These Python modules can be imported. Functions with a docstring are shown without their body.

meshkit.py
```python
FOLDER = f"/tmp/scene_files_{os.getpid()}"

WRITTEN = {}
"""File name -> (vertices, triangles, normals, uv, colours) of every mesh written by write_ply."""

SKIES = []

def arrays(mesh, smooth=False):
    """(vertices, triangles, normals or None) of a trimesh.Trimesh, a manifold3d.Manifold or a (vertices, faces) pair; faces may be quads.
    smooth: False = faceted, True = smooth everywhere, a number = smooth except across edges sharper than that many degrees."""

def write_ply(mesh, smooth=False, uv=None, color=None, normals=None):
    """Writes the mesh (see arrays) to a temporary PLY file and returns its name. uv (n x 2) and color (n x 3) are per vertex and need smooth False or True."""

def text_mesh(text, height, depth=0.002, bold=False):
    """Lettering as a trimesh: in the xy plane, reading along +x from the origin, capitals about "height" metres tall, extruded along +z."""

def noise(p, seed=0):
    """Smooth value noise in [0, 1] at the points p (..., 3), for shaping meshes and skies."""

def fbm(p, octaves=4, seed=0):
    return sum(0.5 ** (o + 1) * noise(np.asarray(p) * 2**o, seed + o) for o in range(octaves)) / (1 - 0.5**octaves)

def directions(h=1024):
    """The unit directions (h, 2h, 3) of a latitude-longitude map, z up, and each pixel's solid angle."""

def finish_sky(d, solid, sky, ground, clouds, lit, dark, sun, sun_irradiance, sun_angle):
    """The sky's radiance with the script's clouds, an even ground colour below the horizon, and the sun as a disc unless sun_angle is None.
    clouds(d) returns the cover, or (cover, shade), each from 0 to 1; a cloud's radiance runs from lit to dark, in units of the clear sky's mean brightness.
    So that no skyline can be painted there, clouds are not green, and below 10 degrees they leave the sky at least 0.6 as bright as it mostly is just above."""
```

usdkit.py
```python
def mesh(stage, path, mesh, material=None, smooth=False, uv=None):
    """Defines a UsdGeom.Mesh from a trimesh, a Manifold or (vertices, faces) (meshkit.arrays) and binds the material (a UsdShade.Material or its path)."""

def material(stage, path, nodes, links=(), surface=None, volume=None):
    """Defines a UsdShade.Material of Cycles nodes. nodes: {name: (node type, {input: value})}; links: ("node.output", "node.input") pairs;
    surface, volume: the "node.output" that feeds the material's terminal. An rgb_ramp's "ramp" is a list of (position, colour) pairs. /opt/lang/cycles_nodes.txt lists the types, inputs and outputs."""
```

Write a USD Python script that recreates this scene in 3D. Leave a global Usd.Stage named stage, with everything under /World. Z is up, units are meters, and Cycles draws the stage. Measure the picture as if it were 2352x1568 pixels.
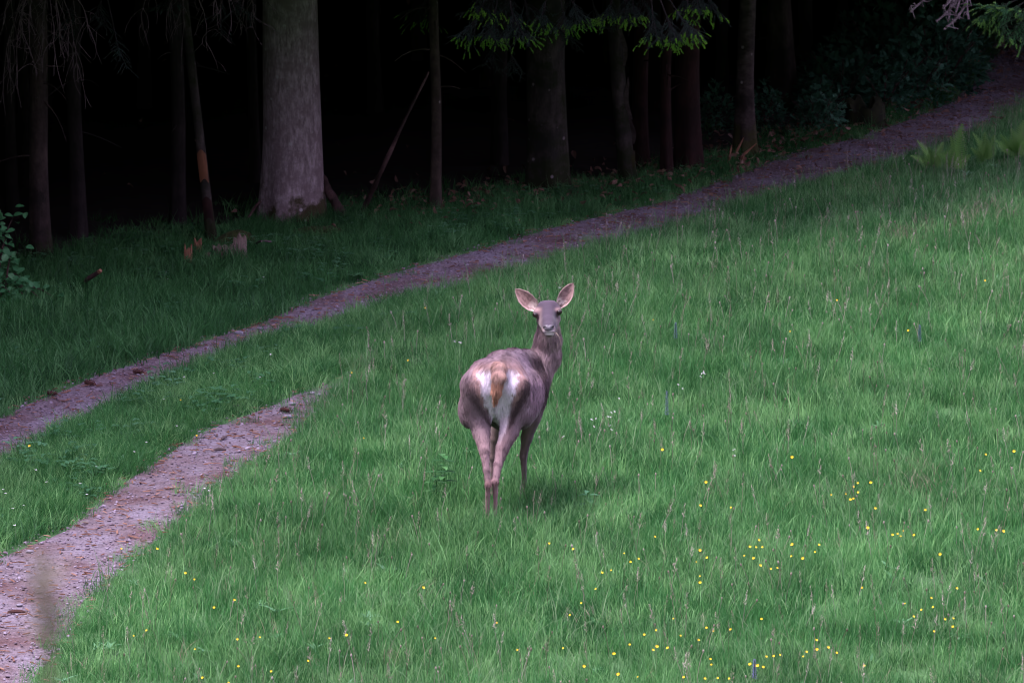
import math, re, numpy as np, trimesh, usdkit, meshkit, shapely
from scipy.spatial import cKDTree
from pxr import Usd, UsdGeom, UsdLux, UsdShade, Gf, Sdf, Vt

stage = Usd.Stage.CreateInMemory()
UsdGeom.SetStageUpAxis(stage, "Z"); UsdGeom.SetStageMetersPerUnit(stage, 1.0)
UsdGeom.Xform.Define(stage, "/World"); UsdGeom.Scope.Define(stage, "/World/Looks")
T = Sdf.ValueTypeNames
# ------------------------------------------------------------------ camera
H, PITCH, FOC, CX, CY = 8.0, 0.1844, 13066.7, 1176.0, 784.0      # eye height, tilt down; focal length in units of a 2352 px wide picture
cam = UsdGeom.Camera.Define(stage, "/World/camera")
cam.CreateFocalLengthAttr(200.0); cam.CreateHorizontalApertureAttr(36.0); cam.CreateVerticalApertureAttr(24.0)
cam.CreateClippingRangeAttr(Gf.Vec2f(0.3, 2000)); cam.CreateFStopAttr(9.0); cam.CreateFocusDistanceAttr(36.6)
cam.AddTranslateOp().Set(Gf.Vec3d(0, 0, H)); cam.AddRotateXOp().Set(90 - math.degrees(PITCH))
cam.CreateExposureAttr(2.6)
# ------------------------------------------------------------------ sky and sun (bright overcast evening)
SUN_AZ, SUN_EL = math.radians(-114), math.radians(65)             # azimuth from +y towards +x
sun_dir = np.array([math.sin(SUN_AZ) * math.cos(SUN_EL), math.cos(SUN_AZ) * math.cos(SUN_EL), math.sin(SUN_EL)])
M = lambda name, nodes, links, **k: usdkit.material(stage, "/World/Looks/" + name, nodes, links, **k)
sky_m = M("sky", {"s": ("sky_texture", {"sky_type": "single_scattering", "sun_disc": False, "sun_elevation": SUN_EL, "sun_rotation": SUN_AZ}),
                  "tc": ("texture_coordinate", {}), "n": ("noise_texture", {"scale": 2.2, "detail": 5}), "r": ("rgb_ramp", {"ramp": [(0.30, (.55, .55, .55)), (0.6, (.92, .92, .92))]}),
                  "m": ("mix", {"color2": (5.6, 4.7, 7.1)}), "b": ("background_shader", {"strength": 0.085})},
          [("tc.generated", "n.vector"), ("n.fac", "r.fac"), ("r.color", "m.fac"), ("s.color", "m.color1"), ("m.color", "b.color")], surface="b.background")
dome = UsdLux.DomeLight.Define(stage, "/World/sky")
UsdShade.MaterialBindingAPI.Apply(dome.GetPrim()).Bind(sky_m)
dome.GetPrim().SetCustomDataByKey("kind", "structure")
sun = UsdLux.DistantLight.Define(stage, "/World/sun")
sun.CreateIntensityAttr(0.33); sun.CreateAngleAttr(18.0); sun.CreateColorAttr(Gf.Vec3f(1.0, 0.92, 0.95)); sun.CreateNormalizeAttr(True)
sun.AddRotateXYZOp().Set(Gf.Vec3f(90 - math.degrees(SUN_EL), 0, 180 - math.degrees(SUN_AZ)))

# ------------------------------------------------------------------ helpers
rng = np.random.default_rng(7)
FWD, UP = np.array([0, math.cos(PITCH), -math.sin(PITCH)]), np.array([0, math.sin(PITCH), math.cos(PITCH)])
EYE = np.array([0, 0, H])

def sm(a, b, x):
    t = np.clip((x - a) / (b - a), 0, 1); return t * t * (3 - 2 * t)

def Z(x, y):
    x, y = np.asarray(x, float), np.asarray(y, float)
    p = np.stack([x * .45, y * .45, np.zeros_like(x)], -1)
    z = (meshkit.noise(p, 3) - .5) * .10 * sm(26, 29, y) * (1 - sm(70, 80, y))
    z = z + 6.3 * np.clip((24 - y) / 24, 0, 1.6) ** 1.15                  # the hillside climbs to where the camera stands
    return z + .012 * x

def ray(px, py):
    px, py = np.asarray(px, float), np.asarray(py, float)
    return (px[..., None] - CX) / FOC * np.array([1., 0, 0]) - (py[..., None] - CY) / FOC * UP + FWD

def G(px, py, h=0.0):
    """Ground point (plus h) seen at a picture position."""
    d = ray(px, py); z = np.zeros(np.shape(px)) + h
    for _ in range(6):
        t = (z - H) / d[..., 2]; q = EYE + d * t[..., None]; z = Z(q[..., 0], q[..., 1]) + h
    return q

def AT(px, py, Y):
    d = ray(px, py); return EYE + d * ((np.asarray(Y, float)) / d[..., 1])[..., None]

def PX(p):
    r = np.asarray(p) - EYE; w = r @ FWD
    return CX + FOC * r[..., 0] / w, CY - FOC * (r @ UP) / w

used = {}
def numbered(path):
    n = used.get(path, -1) + 1; used[path] = n
    return path if n == 0 else f"{path}_{n:03d}"

def tag(p, label=None, cat=None, group=None, kind=None):
    p = p.GetPrim() if hasattr(p, "GetPrim") else p
    for k, v in (("label", label), ("category", cat), ("group", group), ("kind", kind)):
        if v: p.SetCustomDataByKey(k, v)
    return p

def thing(name, label, cat, loc=(0, 0, 0), rz=0., group=None, scale=None, rx=0., ry=0.):
    x = UsdGeom.Xform.Define(stage, numbered("/World/" + name))
    x.AddTranslateOp().Set(Gf.Vec3d(*map(float, loc)))
    x.AddRotateXYZOp().Set(Gf.Vec3f(math.degrees(rx), math.degrees(ry), math.degrees(rz)))
    if scale: x.AddScaleOp().Set(Gf.Vec3f(*([scale] * 3 if np.isscalar(scale) else scale)))
    return tag(x, label, cat, group)

def part(parent, name, mesh, mat, smooth=False, label=None):
    base = str(parent.GetPath()) if parent is not None else "/World"
    m = usdkit.mesh(stage, numbered(f"{base}/{name}"), mesh, mat, smooth=smooth)
    if label: m.GetPrim().SetCustomDataByKey("label", label)
    return m.GetPrim()

def copy_of(root, loc, rz=0., scale=None, label=None, rx=0., ry=0.):
    was = root.GetCustomData(); base = str(root.GetPath())
    r = thing(re.sub(r"_\d{3}$", "", base.split("/")[-1]), label or was["label"], was["category"], loc, rz, was.get("group"), scale, rx, ry)
    r.GetReferences().AddInternalReference(root.GetPath()); r.SetInstanceable(True)
    return r

def instancer(path, protos, pos, idx, quat, scale, label=None, cat=None, kind="stuff"):
    pi = UsdGeom.PointInstancer.Define(stage, path)
    for i, (mesh, mat) in enumerate(protos):
        usdkit.mesh(stage, f"{path}/piece_{i:03d}", mesh, mat)
        pi.GetPrototypesRel().AddTarget(f"{path}/piece_{i:03d}")
    pi.CreatePositionsAttr(Vt.Vec3fArray.FromNumpy(np.asarray(pos, np.float32)))
    pi.CreateProtoIndicesAttr(Vt.IntArray.FromNumpy(np.asarray(idx, np.int32)))
    q = np.asarray(quat)
    pi.CreateOrientationsAttr(Vt.QuathArray([Gf.Quath(*map(float, a)) for a in q]))
    s = np.asarray(scale, np.float32); s = np.repeat(s[:, None], 3, 1) if s.ndim == 1 else s
    pi.CreateScalesAttr(Vt.Vec3fArray.FromNumpy(np.ascontiguousarray(s)))
    return tag(pi, label, cat, None, kind)

def yaw_quat(a, tilt=None, taz=None):
    q = np.stack([np.cos(a / 2), 0 * a, 0 * a, np.sin(a / 2)], -1)
    if tilt is not None:
        s = np.sin(tilt / 2); t = np.stack([np.cos(tilt / 2), s * np.cos(taz), s * np.sin(taz), 0 * s], -1)
        w = t[:, :1] * q[:, :1] - (t[:, 1:] * q[:, 1:]).sum(1, keepdims=True)
        v = t[:, :1] * q[:, 1:] + q[:, :1] * t[:, 1:] + np.cross(t[:, 1:], q[:, 1:])
        q = np.hstack([w, v])
    return q

def cat(ms):
    vs, fs, n = [], [], 0
    for v, f in ms:
        vs.append(v); fs.append(np.asarray(f) + n); n += len(v)
    return np.vstack(vs), np.vstack(fs)

def tube(pts, rad, sides=8, cap=True):
    p = np.asarray(pts, float); r = np.broadcast_to(np.asarray(rad, float), (len(p),))
    t = np.gradient(p, axis=0); t /= np.linalg.norm(t, axis=1, keepdims=True) + 1e-12
    ref = np.array([1., 0, 0]) if abs(t[:, 0]).mean() < .8 else np.array([0, 0, 1.])
    a = np.cross(t, ref); a /= np.linalg.norm(a, axis=1, keepdims=True) + 1e-12; b = np.cross(t, a)
    ang = np.arange(sides) * 2 * np.pi / sides
    v = p[:, None] + r[:, None, None] * (np.cos(ang)[None, :, None] * a[:, None] + np.sin(ang)[None, :, None] * b[:, None])
    i, j = np.meshgrid(np.arange(len(p) - 1), np.arange(sides), indexing="ij")
    A, B, C, D = i * sides + j, i * sides + (j + 1) % sides, (i + 1) * sides + (j + 1) % sides, (i + 1) * sides + j
    f = np.vstack([np.stack([A, B, C], -1).reshape(-1, 3), np.stack([A, C, D], -1).reshape(-1, 3)])
    v = v.reshape(-1, 3)
    if cap:
        n = len(v); v = np.vstack([v, p[:1], p[-1:]]); k = np.arange(sides); e = (len(p) - 1) * sides
        f = np.vstack([f, np.stack([k * 0 + n, (k + 1) % sides, k], -1), np.stack([k * 0 + n + 1, e + k, e + (k + 1) % sides], -1)])
    return v, f

def bez(a, b, c, n):
    t = np.linspace(0, 1, n)[:, None]
    return (1 - t) ** 2 * a + 2 * t * (1 - t) * b + t * t * c

def resample(poly, n):
    p = np.asarray(poly, float); s = np.r_[0, np.cumsum(np.linalg.norm(np.diff(p, axis=0), axis=1))]
    q = np.linspace(0, s[-1], n); return np.stack([np.interp(q, s, p[:, k]) for k in range(p.shape[1])], 1)

# ------------------------------------------------------------------ materials
def leafy(name, c1, c2, c3=None, rough=.55, trans=.35, island=True, spec=.25):
    """Foliage: colour varies from piece to piece, light shines through a little."""
    n = {"g": ("geometry", {}), "o": ("object_info", {}), "a": ("math", {"math_type": "add"}), "fr": ("math", {"math_type": "fraction"}),
         "r": ("rgb_ramp", {"ramp": [(0, c1), (.55, c2), (1, c3 or c2)]}), "ns": ("noise_texture", {"scale": .55, "detail": 2}),
         "hs": ("hsv", {}), "mr": ("map_range", {"from_min": .3, "from_max": .7, "to_min": .86, "to_max": 1.14}),
         "p": ("principled_bsdf", {"roughness": rough, "specular_ior_level": spec}), "t": ("translucent_bsdf", {}), "m": ("mix_closure", {"fac": trans})}
    l = [("g.random_per_island", "a.value1"), ("o.random", "a.value2"), ("a.value", "fr.value1"), ("fr.value", "r.fac"), ("g.position", "ns.vector"), ("ns.fac", "mr.value"), ("mr.result", "hs.value"),
         ("r.color", "hs.color"), ("hs.color", "p.base_color"), ("hs.color", "t.color"), ("p.BSDF", "m.closure1"), ("t.BSDF", "m.closure2")]
    return M(name, n, l, surface="m.closure")

def plain(name, col, rough=.7, var=.15, scale=30., bump=0., spec=.3, col2=None, zs=1., lo=.35, hi=.65, bdist=.01):
    c2 = col2 or tuple(c * (1 - var) for c in col)
    n = {"tc": ("texture_coordinate", {}), "mp": ("mapping", {"scale": (1, 1, zs)}), "n": ("noise_texture", {"scale": scale, "detail": 5, "roughness": .6}),
         "r": ("rgb_ramp", {"ramp": [(lo, c2), (hi, col)]}), "b": ("bump", {"strength": bump, "distance": bdist}), "p": ("principled_bsdf", {"roughness": rough, "specular_ior_level": spec})}
    l = [("tc.object", "mp.vector"), ("mp.vector", "n.vector"), ("n.fac", "r.fac"), ("r.color", "p.base_color")]
    if bump: l += [("n.fac", "b.height"), ("b.normal", "p.normal")]
    return M(name, n, l, surface="p.BSDF")

def bark(name, dark, light, spot=None, moss=None, moss_amt=.45, zs=.25, scale=18., bump=.6, lichen=None, peel=None, base_moss=0., blot=2.6):
    """Bark: streaks along the trunk, dark blotches, moss patches (more near the ground), pale lichen spots."""
    n = {"tc": ("texture_coordinate", {}), "mp": ("mapping", {"scale": (1, 1, zs)}), "n": ("noise_texture", {"scale": scale, "detail": 8, "roughness": .68}),
         "r": ("rgb_ramp", {"ramp": [(.32, dark), (.66, light)]}), "n2": ("noise_texture", {"scale": blot, "detail": 6, "roughness": .65}),
         "r2": ("rgb_ramp", {"ramp": [(.38, (0, 0, 0)), (.56, (1, 1, 1))]}), "m2": ("mix", {"color2": spot or dark}),
         "n3": ("noise_texture", {"scale": 3.3, "detail": 6, "roughness": .7}), "sx": ("separate_xyz", {}), "g": ("geometry", {}), "mz": ("map_range", {"from_min": 0., "from_max": .55, "to_min": base_moss, "to_max": 0., "clamp": True}),
         "ad": ("math", {"math_type": "add"}), "r3": ("rgb_ramp", {"ramp": [(1 - moss_amt, (0, 0, 0)), (1.12 - moss_amt, (1, 1, 1))]}), "m3": ("mix", {"color2": moss or dark}),
         "v": ("voronoi_texture", {"scale": 9., "randomness": 1.}), "r4": ("rgb_ramp", {"ramp": [(.10, (1, 1, 1)), (.17, (0, 0, 0))]}), "n4": ("noise_texture", {"scale": 5.}), "r5": ("rgb_ramp", {"ramp": [(.5, (0, 0, 0)), (.58, (1, 1, 1))]}),
         "mu": ("mix", {"mix_type": "multiply", "fac": 1.}), "m4": ("mix", {"color2": lichen or light}),
         "b": ("bump", {"strength": bump, "distance": .02}), "p": ("principled_bsdf", {"roughness": .85, "specular_ior_level": .2})}
    l = [("tc.object", "mp.vector"), ("mp.vector", "n.vector"), ("n.fac", "r.fac"), ("tc.object", "n2.vector"), ("n2.fac", "r2.fac"), ("r2.color", "m2.fac"), ("r.color", "m2.color2")]
    n["m2"][1]["color1"] = spot or dark; n["m2"][1].pop("color2")
    l += [("tc.object", "n3.vector"), ("g.position", "sx.vector"), ("sx.z", "mz.value"), ("n3.fac", "ad.value1"), ("mz.result", "ad.value2"), ("ad.value", "r3.fac"), ("m2.color", "m3.color1"), ("n.fac", "b.height"), ("b.normal", "p.normal")]
    out = "m2.color"
    if moss: l += [("r3.color", "m3.fac")]; out = "m3.color"
    else: l = [x for x in l if x != ("m2.color", "m3.color1")]
    if lichen:
        l += [("tc.object", "v.vector"), ("v.distance", "r4.fac"), ("tc.object", "n4.vector"), ("n4.fac", "r5.fac"), ("r4.color", "mu.color1"), ("r5.color", "mu.color2"), ("mu.color", "m4.fac"), (out, "m4.color1")]; out = "m4.color"
    l += [(out, "p.base_color")]
    return M(name, n, l, surface="p.BSDF")

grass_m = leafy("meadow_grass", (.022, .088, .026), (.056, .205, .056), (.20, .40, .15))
grass_tall_m = leafy("tall_grass", (.08, .2, .07), (.14, .28, .12), (.25, .36, .2))
grass_dry_m = leafy("dry_grass", (.22, .2, .13), (.3, .24, .18), (.38, .3, .26), trans=.25)
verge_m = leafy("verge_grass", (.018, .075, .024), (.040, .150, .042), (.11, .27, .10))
clover_m = leafy("clover_leaves", (.03, .11, .045), (.045, .15, .06), (.075, .2, .10), trans=.3)
weed_m = leafy("broad_weeds", (.045, .14, .05), (.075, .20, .085), (.12, .26, .14), trans=.25)
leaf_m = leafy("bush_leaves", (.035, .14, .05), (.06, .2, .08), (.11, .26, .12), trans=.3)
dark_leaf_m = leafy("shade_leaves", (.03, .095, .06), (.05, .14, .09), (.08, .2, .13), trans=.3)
fern_m = leafy("fern_green", (.17, .36, .09), (.23, .44, .12), (.30, .5, .17), trans=.4)
needle_m = leafy("spruce_needles", (.016, .034, .028), (.026, .052, .042), (.04, .07, .06), trans=.15)
tip_m = leafy("spruce_tips", (.09, .25, .022), (.14, .33, .03), (.2, .42, .045), trans=.3)
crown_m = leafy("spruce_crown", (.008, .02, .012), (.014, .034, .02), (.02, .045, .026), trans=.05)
litter_m = leafy("fallen_leaves", (.09, .045, .036), (.18, .09, .07), (.32, .19, .16), trans=.15)
stone_m = leafy("path_stones", (.11, .078, .095), (.175, .135, .175), (.29, .245, .31), rough=.8, trans=0.)
chip_m = leafy("wood_chips", (.10, .045, .03), (.18, .085, .06), (.3, .17, .13), rough=.85, trans=0.)
soil_m = plain("meadow_soil", (.05, .12, .04), .95, scale=3., col2=(.035, .085, .03))
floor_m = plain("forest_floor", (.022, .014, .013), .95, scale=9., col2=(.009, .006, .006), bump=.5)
path_m = M("track", {"g": ("geometry", {}), "n": ("noise_texture", {"scale": 1.7, "detail": 8, "roughness": .7}), "r": ("rgb_ramp", {"ramp": [(.34, (.10, .053, .055)), (.48, (.145, .108, .125)), (.62, (.19, .163, .205))]}),
        "v": ("voronoi_texture", {"scale": 45.}), "rv": ("rgb_ramp", {"ramp": [(0., (.72, .72, .72)), (1., (1.25, 1.25, 1.25))]}), "sc": ("separate_color", {}), "mx": ("mix", {"mix_type": "multiply", "fac": .9}),
        "n2": ("noise_texture", {"scale": 60., "detail": 4}), "b": ("bump", {"strength": .9, "distance": .02}), "p": ("principled_bsdf", {"roughness": .9, "specular_ior_level": .2})},
        [("g.position", "n.vector"), ("n.fac", "r.fac"), ("g.position", "v.vector"), ("v.color", "sc.color"), ("sc.r", "rv.fac"), ("r.color", "mx.color1"), ("rv.color", "mx.color2"), ("mx.color", "p.base_color"), ("g.position", "n2.vector"), ("v.distance", "b.height"), ("b.normal", "p.normal")], surface="p.BSDF")
#SECTION ground
# ------------------------------------------------------------------ terrain
def axis(lo, hi, step, far, k=1.35):
    a = list(np.arange(lo, hi + 1e-6, step)); s = step
    while a[-1] < far: s *= k; a.append(a[-1] + s)
    s = step
    while a[0] > -far: s *= k; a.insert(0, a[0] - s)
    return np.array(a)
gx, gy = np.meshgrid(axis(-9, 9, .15, 260), axis(24, 74, .15, 260), indexing="ij")
gv = np.stack([gx, gy, Z(gx, gy)], -1).reshape(-1, 3)
ni, nj = gx.shape
ii, jj = np.meshgrid(np.arange(ni - 1), np.arange(nj - 1), indexing="ij")
qa = (ii * nj + jj).ravel(); gf = np.vstack([np.stack([qa, qa + nj, qa + nj + 1], 1), np.stack([qa, qa + nj + 1, qa + 1], 1)])
tag(usdkit.mesh(stage, "/World/meadow", (gv, gf), soil_m, smooth=True), kind="structure")

# the track: two wheel ruts; the far one goes on round the bend into the wood
A_up = [(-420, 1120), (-200, 1030), (0, 955), (68, 921), (154, 889), (239, 852), (331, 825), (433, 791), (547, 757), (639, 722), (713, 687), (900, 625), (1100, 572), (1300, 512), (1500, 466), (1700, 396), (1830, 345), (1950, 318), (2060, 282), (2160, 240), (2230, 190), (2265, 130), (2275, 60), (2240, -40)]
A_lo = [(-420, 1240), (-200, 1135), (0, 1050), (51, 1018), (137, 968), (228, 928), (319, 883), (399, 848), (496, 803), (570, 780), (673, 752), (798, 717), (870, 690), (1010, 652), (1120, 616), (1300, 562), (1500, 512), (1700, 448), (1850, 408), (2000, 372), (2130, 330), (2260, 285), (2352, 225), (2430, 130), (2450, 0)]
B_up = [(-420, 1480), (-150, 1330), (0, 1264), (103, 1226), (160, 1200), (194, 1168), (245, 1128), (291, 1096), (365, 1050), (445, 993), (542, 957), (627, 925), (700, 884), (790, 842)]
B_lo = [(-420, 2000), (-150, 1740), (57, 1560), (103, 1480), (143, 1408), (177, 1357), (217, 1312), (257, 1278), (302, 1232), (359, 1181), (416, 1136), (479, 1079), (542, 1036), (616, 982), (684, 935), (750, 885), (792, 846)]
g2 = lambda poly, h=0.: G(np.array(poly, float)[:, 0], np.array(poly, float)[:, 1], h)[:, :2]
ruts = []
for up, lo, hid in ((A_up, A_lo, .075), (B_up, B_lo, .17)):           # grass of this height hides the near edge
    u, l = resample(g2(up), 260), resample(g2(lo, hid), 260)
    w = l - u; t = np.linspace(0, 1, 9)
    if up is B_up: k_ = sm(1., .86, np.linspace(0, 1, 260))[:, None]; u = u + w * (1 - k_) * .35; w = w * (.3 + .7 * k_); l = u + w       # the near rut peters out in the grass
    wob = (meshkit.noise(np.stack([np.arange(260) * .35, np.zeros(260), np.zeros(260)], -1), 5) - .5) * .14
    xy = u[:, None] + w[:, None] * (t[None, :, None] * (1.1 + wob[:, None, None]) - .05)
    z = Z(xy[..., 0], xy[..., 1]) + np.where((t == 0) | (t == 1), -.02, .008)[None]
    v = np.concatenate([xy, z[..., None]], -1).reshape(-1, 3)
    a = (np.arange(259)[:, None] * 9 + np.arange(8)).ravel()
    f = np.vstack([np.stack([a, a + 9, a + 10], 1), np.stack([a, a + 10, a + 1], 1)])
    f = f[:, ::-1] if np.cross(v[f[0, 1]] - v[f[0, 0]], v[f[0, 2]] - v[f[0, 0]])[2] < 0 else f
    tag(usdkit.mesh(stage, numbered("/World/track_rut"), (v, f), path_m, smooth=True), kind="structure")
    ruts.append(shapely.Polygon(np.vstack([u, l[::-1]])).buffer(0))
rutA, rutB = ruts
# forest floor: a sheet over the soil behind the edge of the wood
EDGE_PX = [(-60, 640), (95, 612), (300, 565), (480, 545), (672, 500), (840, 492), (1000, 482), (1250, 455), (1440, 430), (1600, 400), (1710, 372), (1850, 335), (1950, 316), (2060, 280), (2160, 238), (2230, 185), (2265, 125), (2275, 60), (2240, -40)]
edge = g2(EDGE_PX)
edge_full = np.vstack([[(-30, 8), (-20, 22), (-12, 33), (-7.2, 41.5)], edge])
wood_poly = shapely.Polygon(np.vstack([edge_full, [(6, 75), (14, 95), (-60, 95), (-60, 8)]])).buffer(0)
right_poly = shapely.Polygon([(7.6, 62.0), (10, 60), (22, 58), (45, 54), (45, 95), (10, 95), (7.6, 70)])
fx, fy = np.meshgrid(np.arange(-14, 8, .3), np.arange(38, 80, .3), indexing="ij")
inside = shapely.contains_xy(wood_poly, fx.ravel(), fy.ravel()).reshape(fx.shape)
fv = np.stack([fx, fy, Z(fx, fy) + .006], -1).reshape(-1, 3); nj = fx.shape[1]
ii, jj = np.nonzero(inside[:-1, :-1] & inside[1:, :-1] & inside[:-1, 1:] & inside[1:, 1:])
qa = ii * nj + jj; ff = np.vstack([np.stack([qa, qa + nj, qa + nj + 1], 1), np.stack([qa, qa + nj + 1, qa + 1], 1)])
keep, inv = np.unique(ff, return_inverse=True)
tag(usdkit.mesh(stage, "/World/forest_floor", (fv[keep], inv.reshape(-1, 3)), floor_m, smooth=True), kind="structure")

#SECTION grass
# ------------------------------------------------------------------ grass: tufts of separate blades
def blades(n, rad, h0, h1, w, lean, r, segs=3, stiff=.5):
    vs, fs = [], []; k = 0
    for _ in range(n):
        a, q = r.uniform(0, 6.283), rad * math.sqrt(r.uniform()); b = np.array([q * math.cos(a), q * math.sin(a), -.02])
        h = r.uniform(h0, h1) * r.uniform(.75, 1.1); d = r.uniform(0, 6.283); L = h * lean * r.uniform(.1, 1.2)
        D = np.array([math.cos(d), math.sin(d), 0]); e = r.uniform(0, 3.1416); S = np.array([math.cos(e), math.sin(e), 0]) * w * r.uniform(.6, 1.3) / 2
        t = np.linspace(0, 1, segs + 1)
        c = b + t[:, None] * np.array([0, 0, h]) + (t ** 2)[:, None] * D * L - (t ** 3)[:, None] * np.array([0, 0, 1]) * L * stiff * .55
        wd = np.array([1., .95, .7, .45, .3])[:segs]
        v = np.vstack([np.stack([c[:segs] - S * wd[:, None], c[:segs] + S * wd[:, None]], 1).reshape(-1, 3), c[-1:]])
        f = []
        for s in range(segs - 1): f += [(k + 2 * s, k + 2 * s + 1, k + 2 * s + 3), (k + 2 * s, k + 2 * s + 3, k + 2 * s + 2)]
        f.append((k + 2 * segs - 2, k + 2 * segs - 1, k + 2 * segs))
        vs.append(v); fs += f; k += len(v)
    return np.vstack(vs), np.array(fs)

def scatter(n, x0, x1, y0, y1, r, accept, margin=1.6):
    p = np.stack([r.uniform(x0, x1, n), r.uniform(y0, y1, n)], 1)
    half = (p[:, 1] / math.cos(PITCH)) * 1176 / FOC + margin
    p = p[np.abs(p[:, 0]) < half]
    return p[accept(p)]

inp = lambda poly, p: shapely.contains_xy(poly, p[:, 0], p[:, 1])
bothruts = shapely.union_all(ruts)
strip = shapely.Polygon(np.vstack([g2(A_lo, .075)[:14], g2(B_up)[::-1]])).buffer(.05).difference(bothruts)
far_side = shapely.union_all([wood_poly, shapely.Polygon(np.vstack([g2(A_up), edge[::-1]])).buffer(0)])
verge = shapely.Polygon(np.vstack([g2(A_up)[:21], g2(EDGE_PX)[::-1][3:], [(-7.5, 41.5), (-9, 36)]])).buffer(0).difference(bothruts)
floor_in = wood_poly.buffer(-.35)
rs = np.random.default_rng(11)
near_rut = bothruts.buffer(.22)
# meadow
pm = scatter(30000, -8, 8, 29.5, 62, rs, lambda p: ~inp(bothruts.buffer(.06), p) & ~inp(strip, p) & ~inp(verge, p) & ~inp(wood_poly, p) & ~inp(right_poly, p))
dens = meshkit.noise(np.c_[pm * .8, np.zeros(len(pm))], 21)
tuft = [(blades(85, .17, .09, .20, .0052, .55, np.random.default_rng(100 + i)), grass_m) for i in range(8)]
tuft += [(blades(70, .17, .12, .27, .0045, .75, np.random.default_rng(150 + i), segs=4), grass_m) for i in range(3)]
edge_d = shapely.distance(shapely.points(pm), bothruts)
sc = (.95 + .16 * dens + rs.uniform(-.12, .12, len(pm))) * np.where(edge_d < .35, .45 + edge_d * 1.55, 1.0)
sc *= .8 + .2 * sm(31, 36, pm[:, 1])
fern_at = G(np.array([2185., 2140, 2262, 2335, 2235]), np.array([400., 400, 390, 380, 400]))[:, :2]
sc *= 1 - .5 * np.exp(-(np.min(((pm[:, None] - fern_at[None] - [0, -.5]) / [.35, 1.0]) ** 2, axis=1).sum(-1) if False else np.min((((pm[:, None] - fern_at[None] - [0, -.6]) / [.3, .9]) ** 2).sum(-1), axis=1)))
instancer("/World/meadow_grass", tuft, np.c_[pm, Z(pm[:, 0], pm[:, 1])], rs.integers(0, len(tuft), len(pm)), yaw_quat(rs.uniform(0, 6.283, len(pm)), rs.uniform(0, .18, len(pm)), rs.uniform(0, 6.283, len(pm))), sc,
          "tall green meadow grass covering the slope around the deer", "grass")
pf = np.array([Q_[:2] for Q_ in (G(1125., 1250.), G(1155., 1250.), G(1213., 1150.))]); pf = np.repeat(pf, 26, 0) + np.c_[rs.normal(0, .16, 78), rs.normal(-.22, .2, 78)]
instancer("/World/hoof_grass", [(blades(60, .15, .16, .34, .005, .6, np.random.default_rng(180 + i), segs=4), grass_m) for i in range(3)], np.c_[pf, Z(pf[:, 0], pf[:, 1])], rs.integers(0, 3, 78), yaw_quat(rs.uniform(0, 6.283, 78)), rs.uniform(.8, 1.15, 78),
          "longer grass standing round the deer's hooves", "grass")
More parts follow.
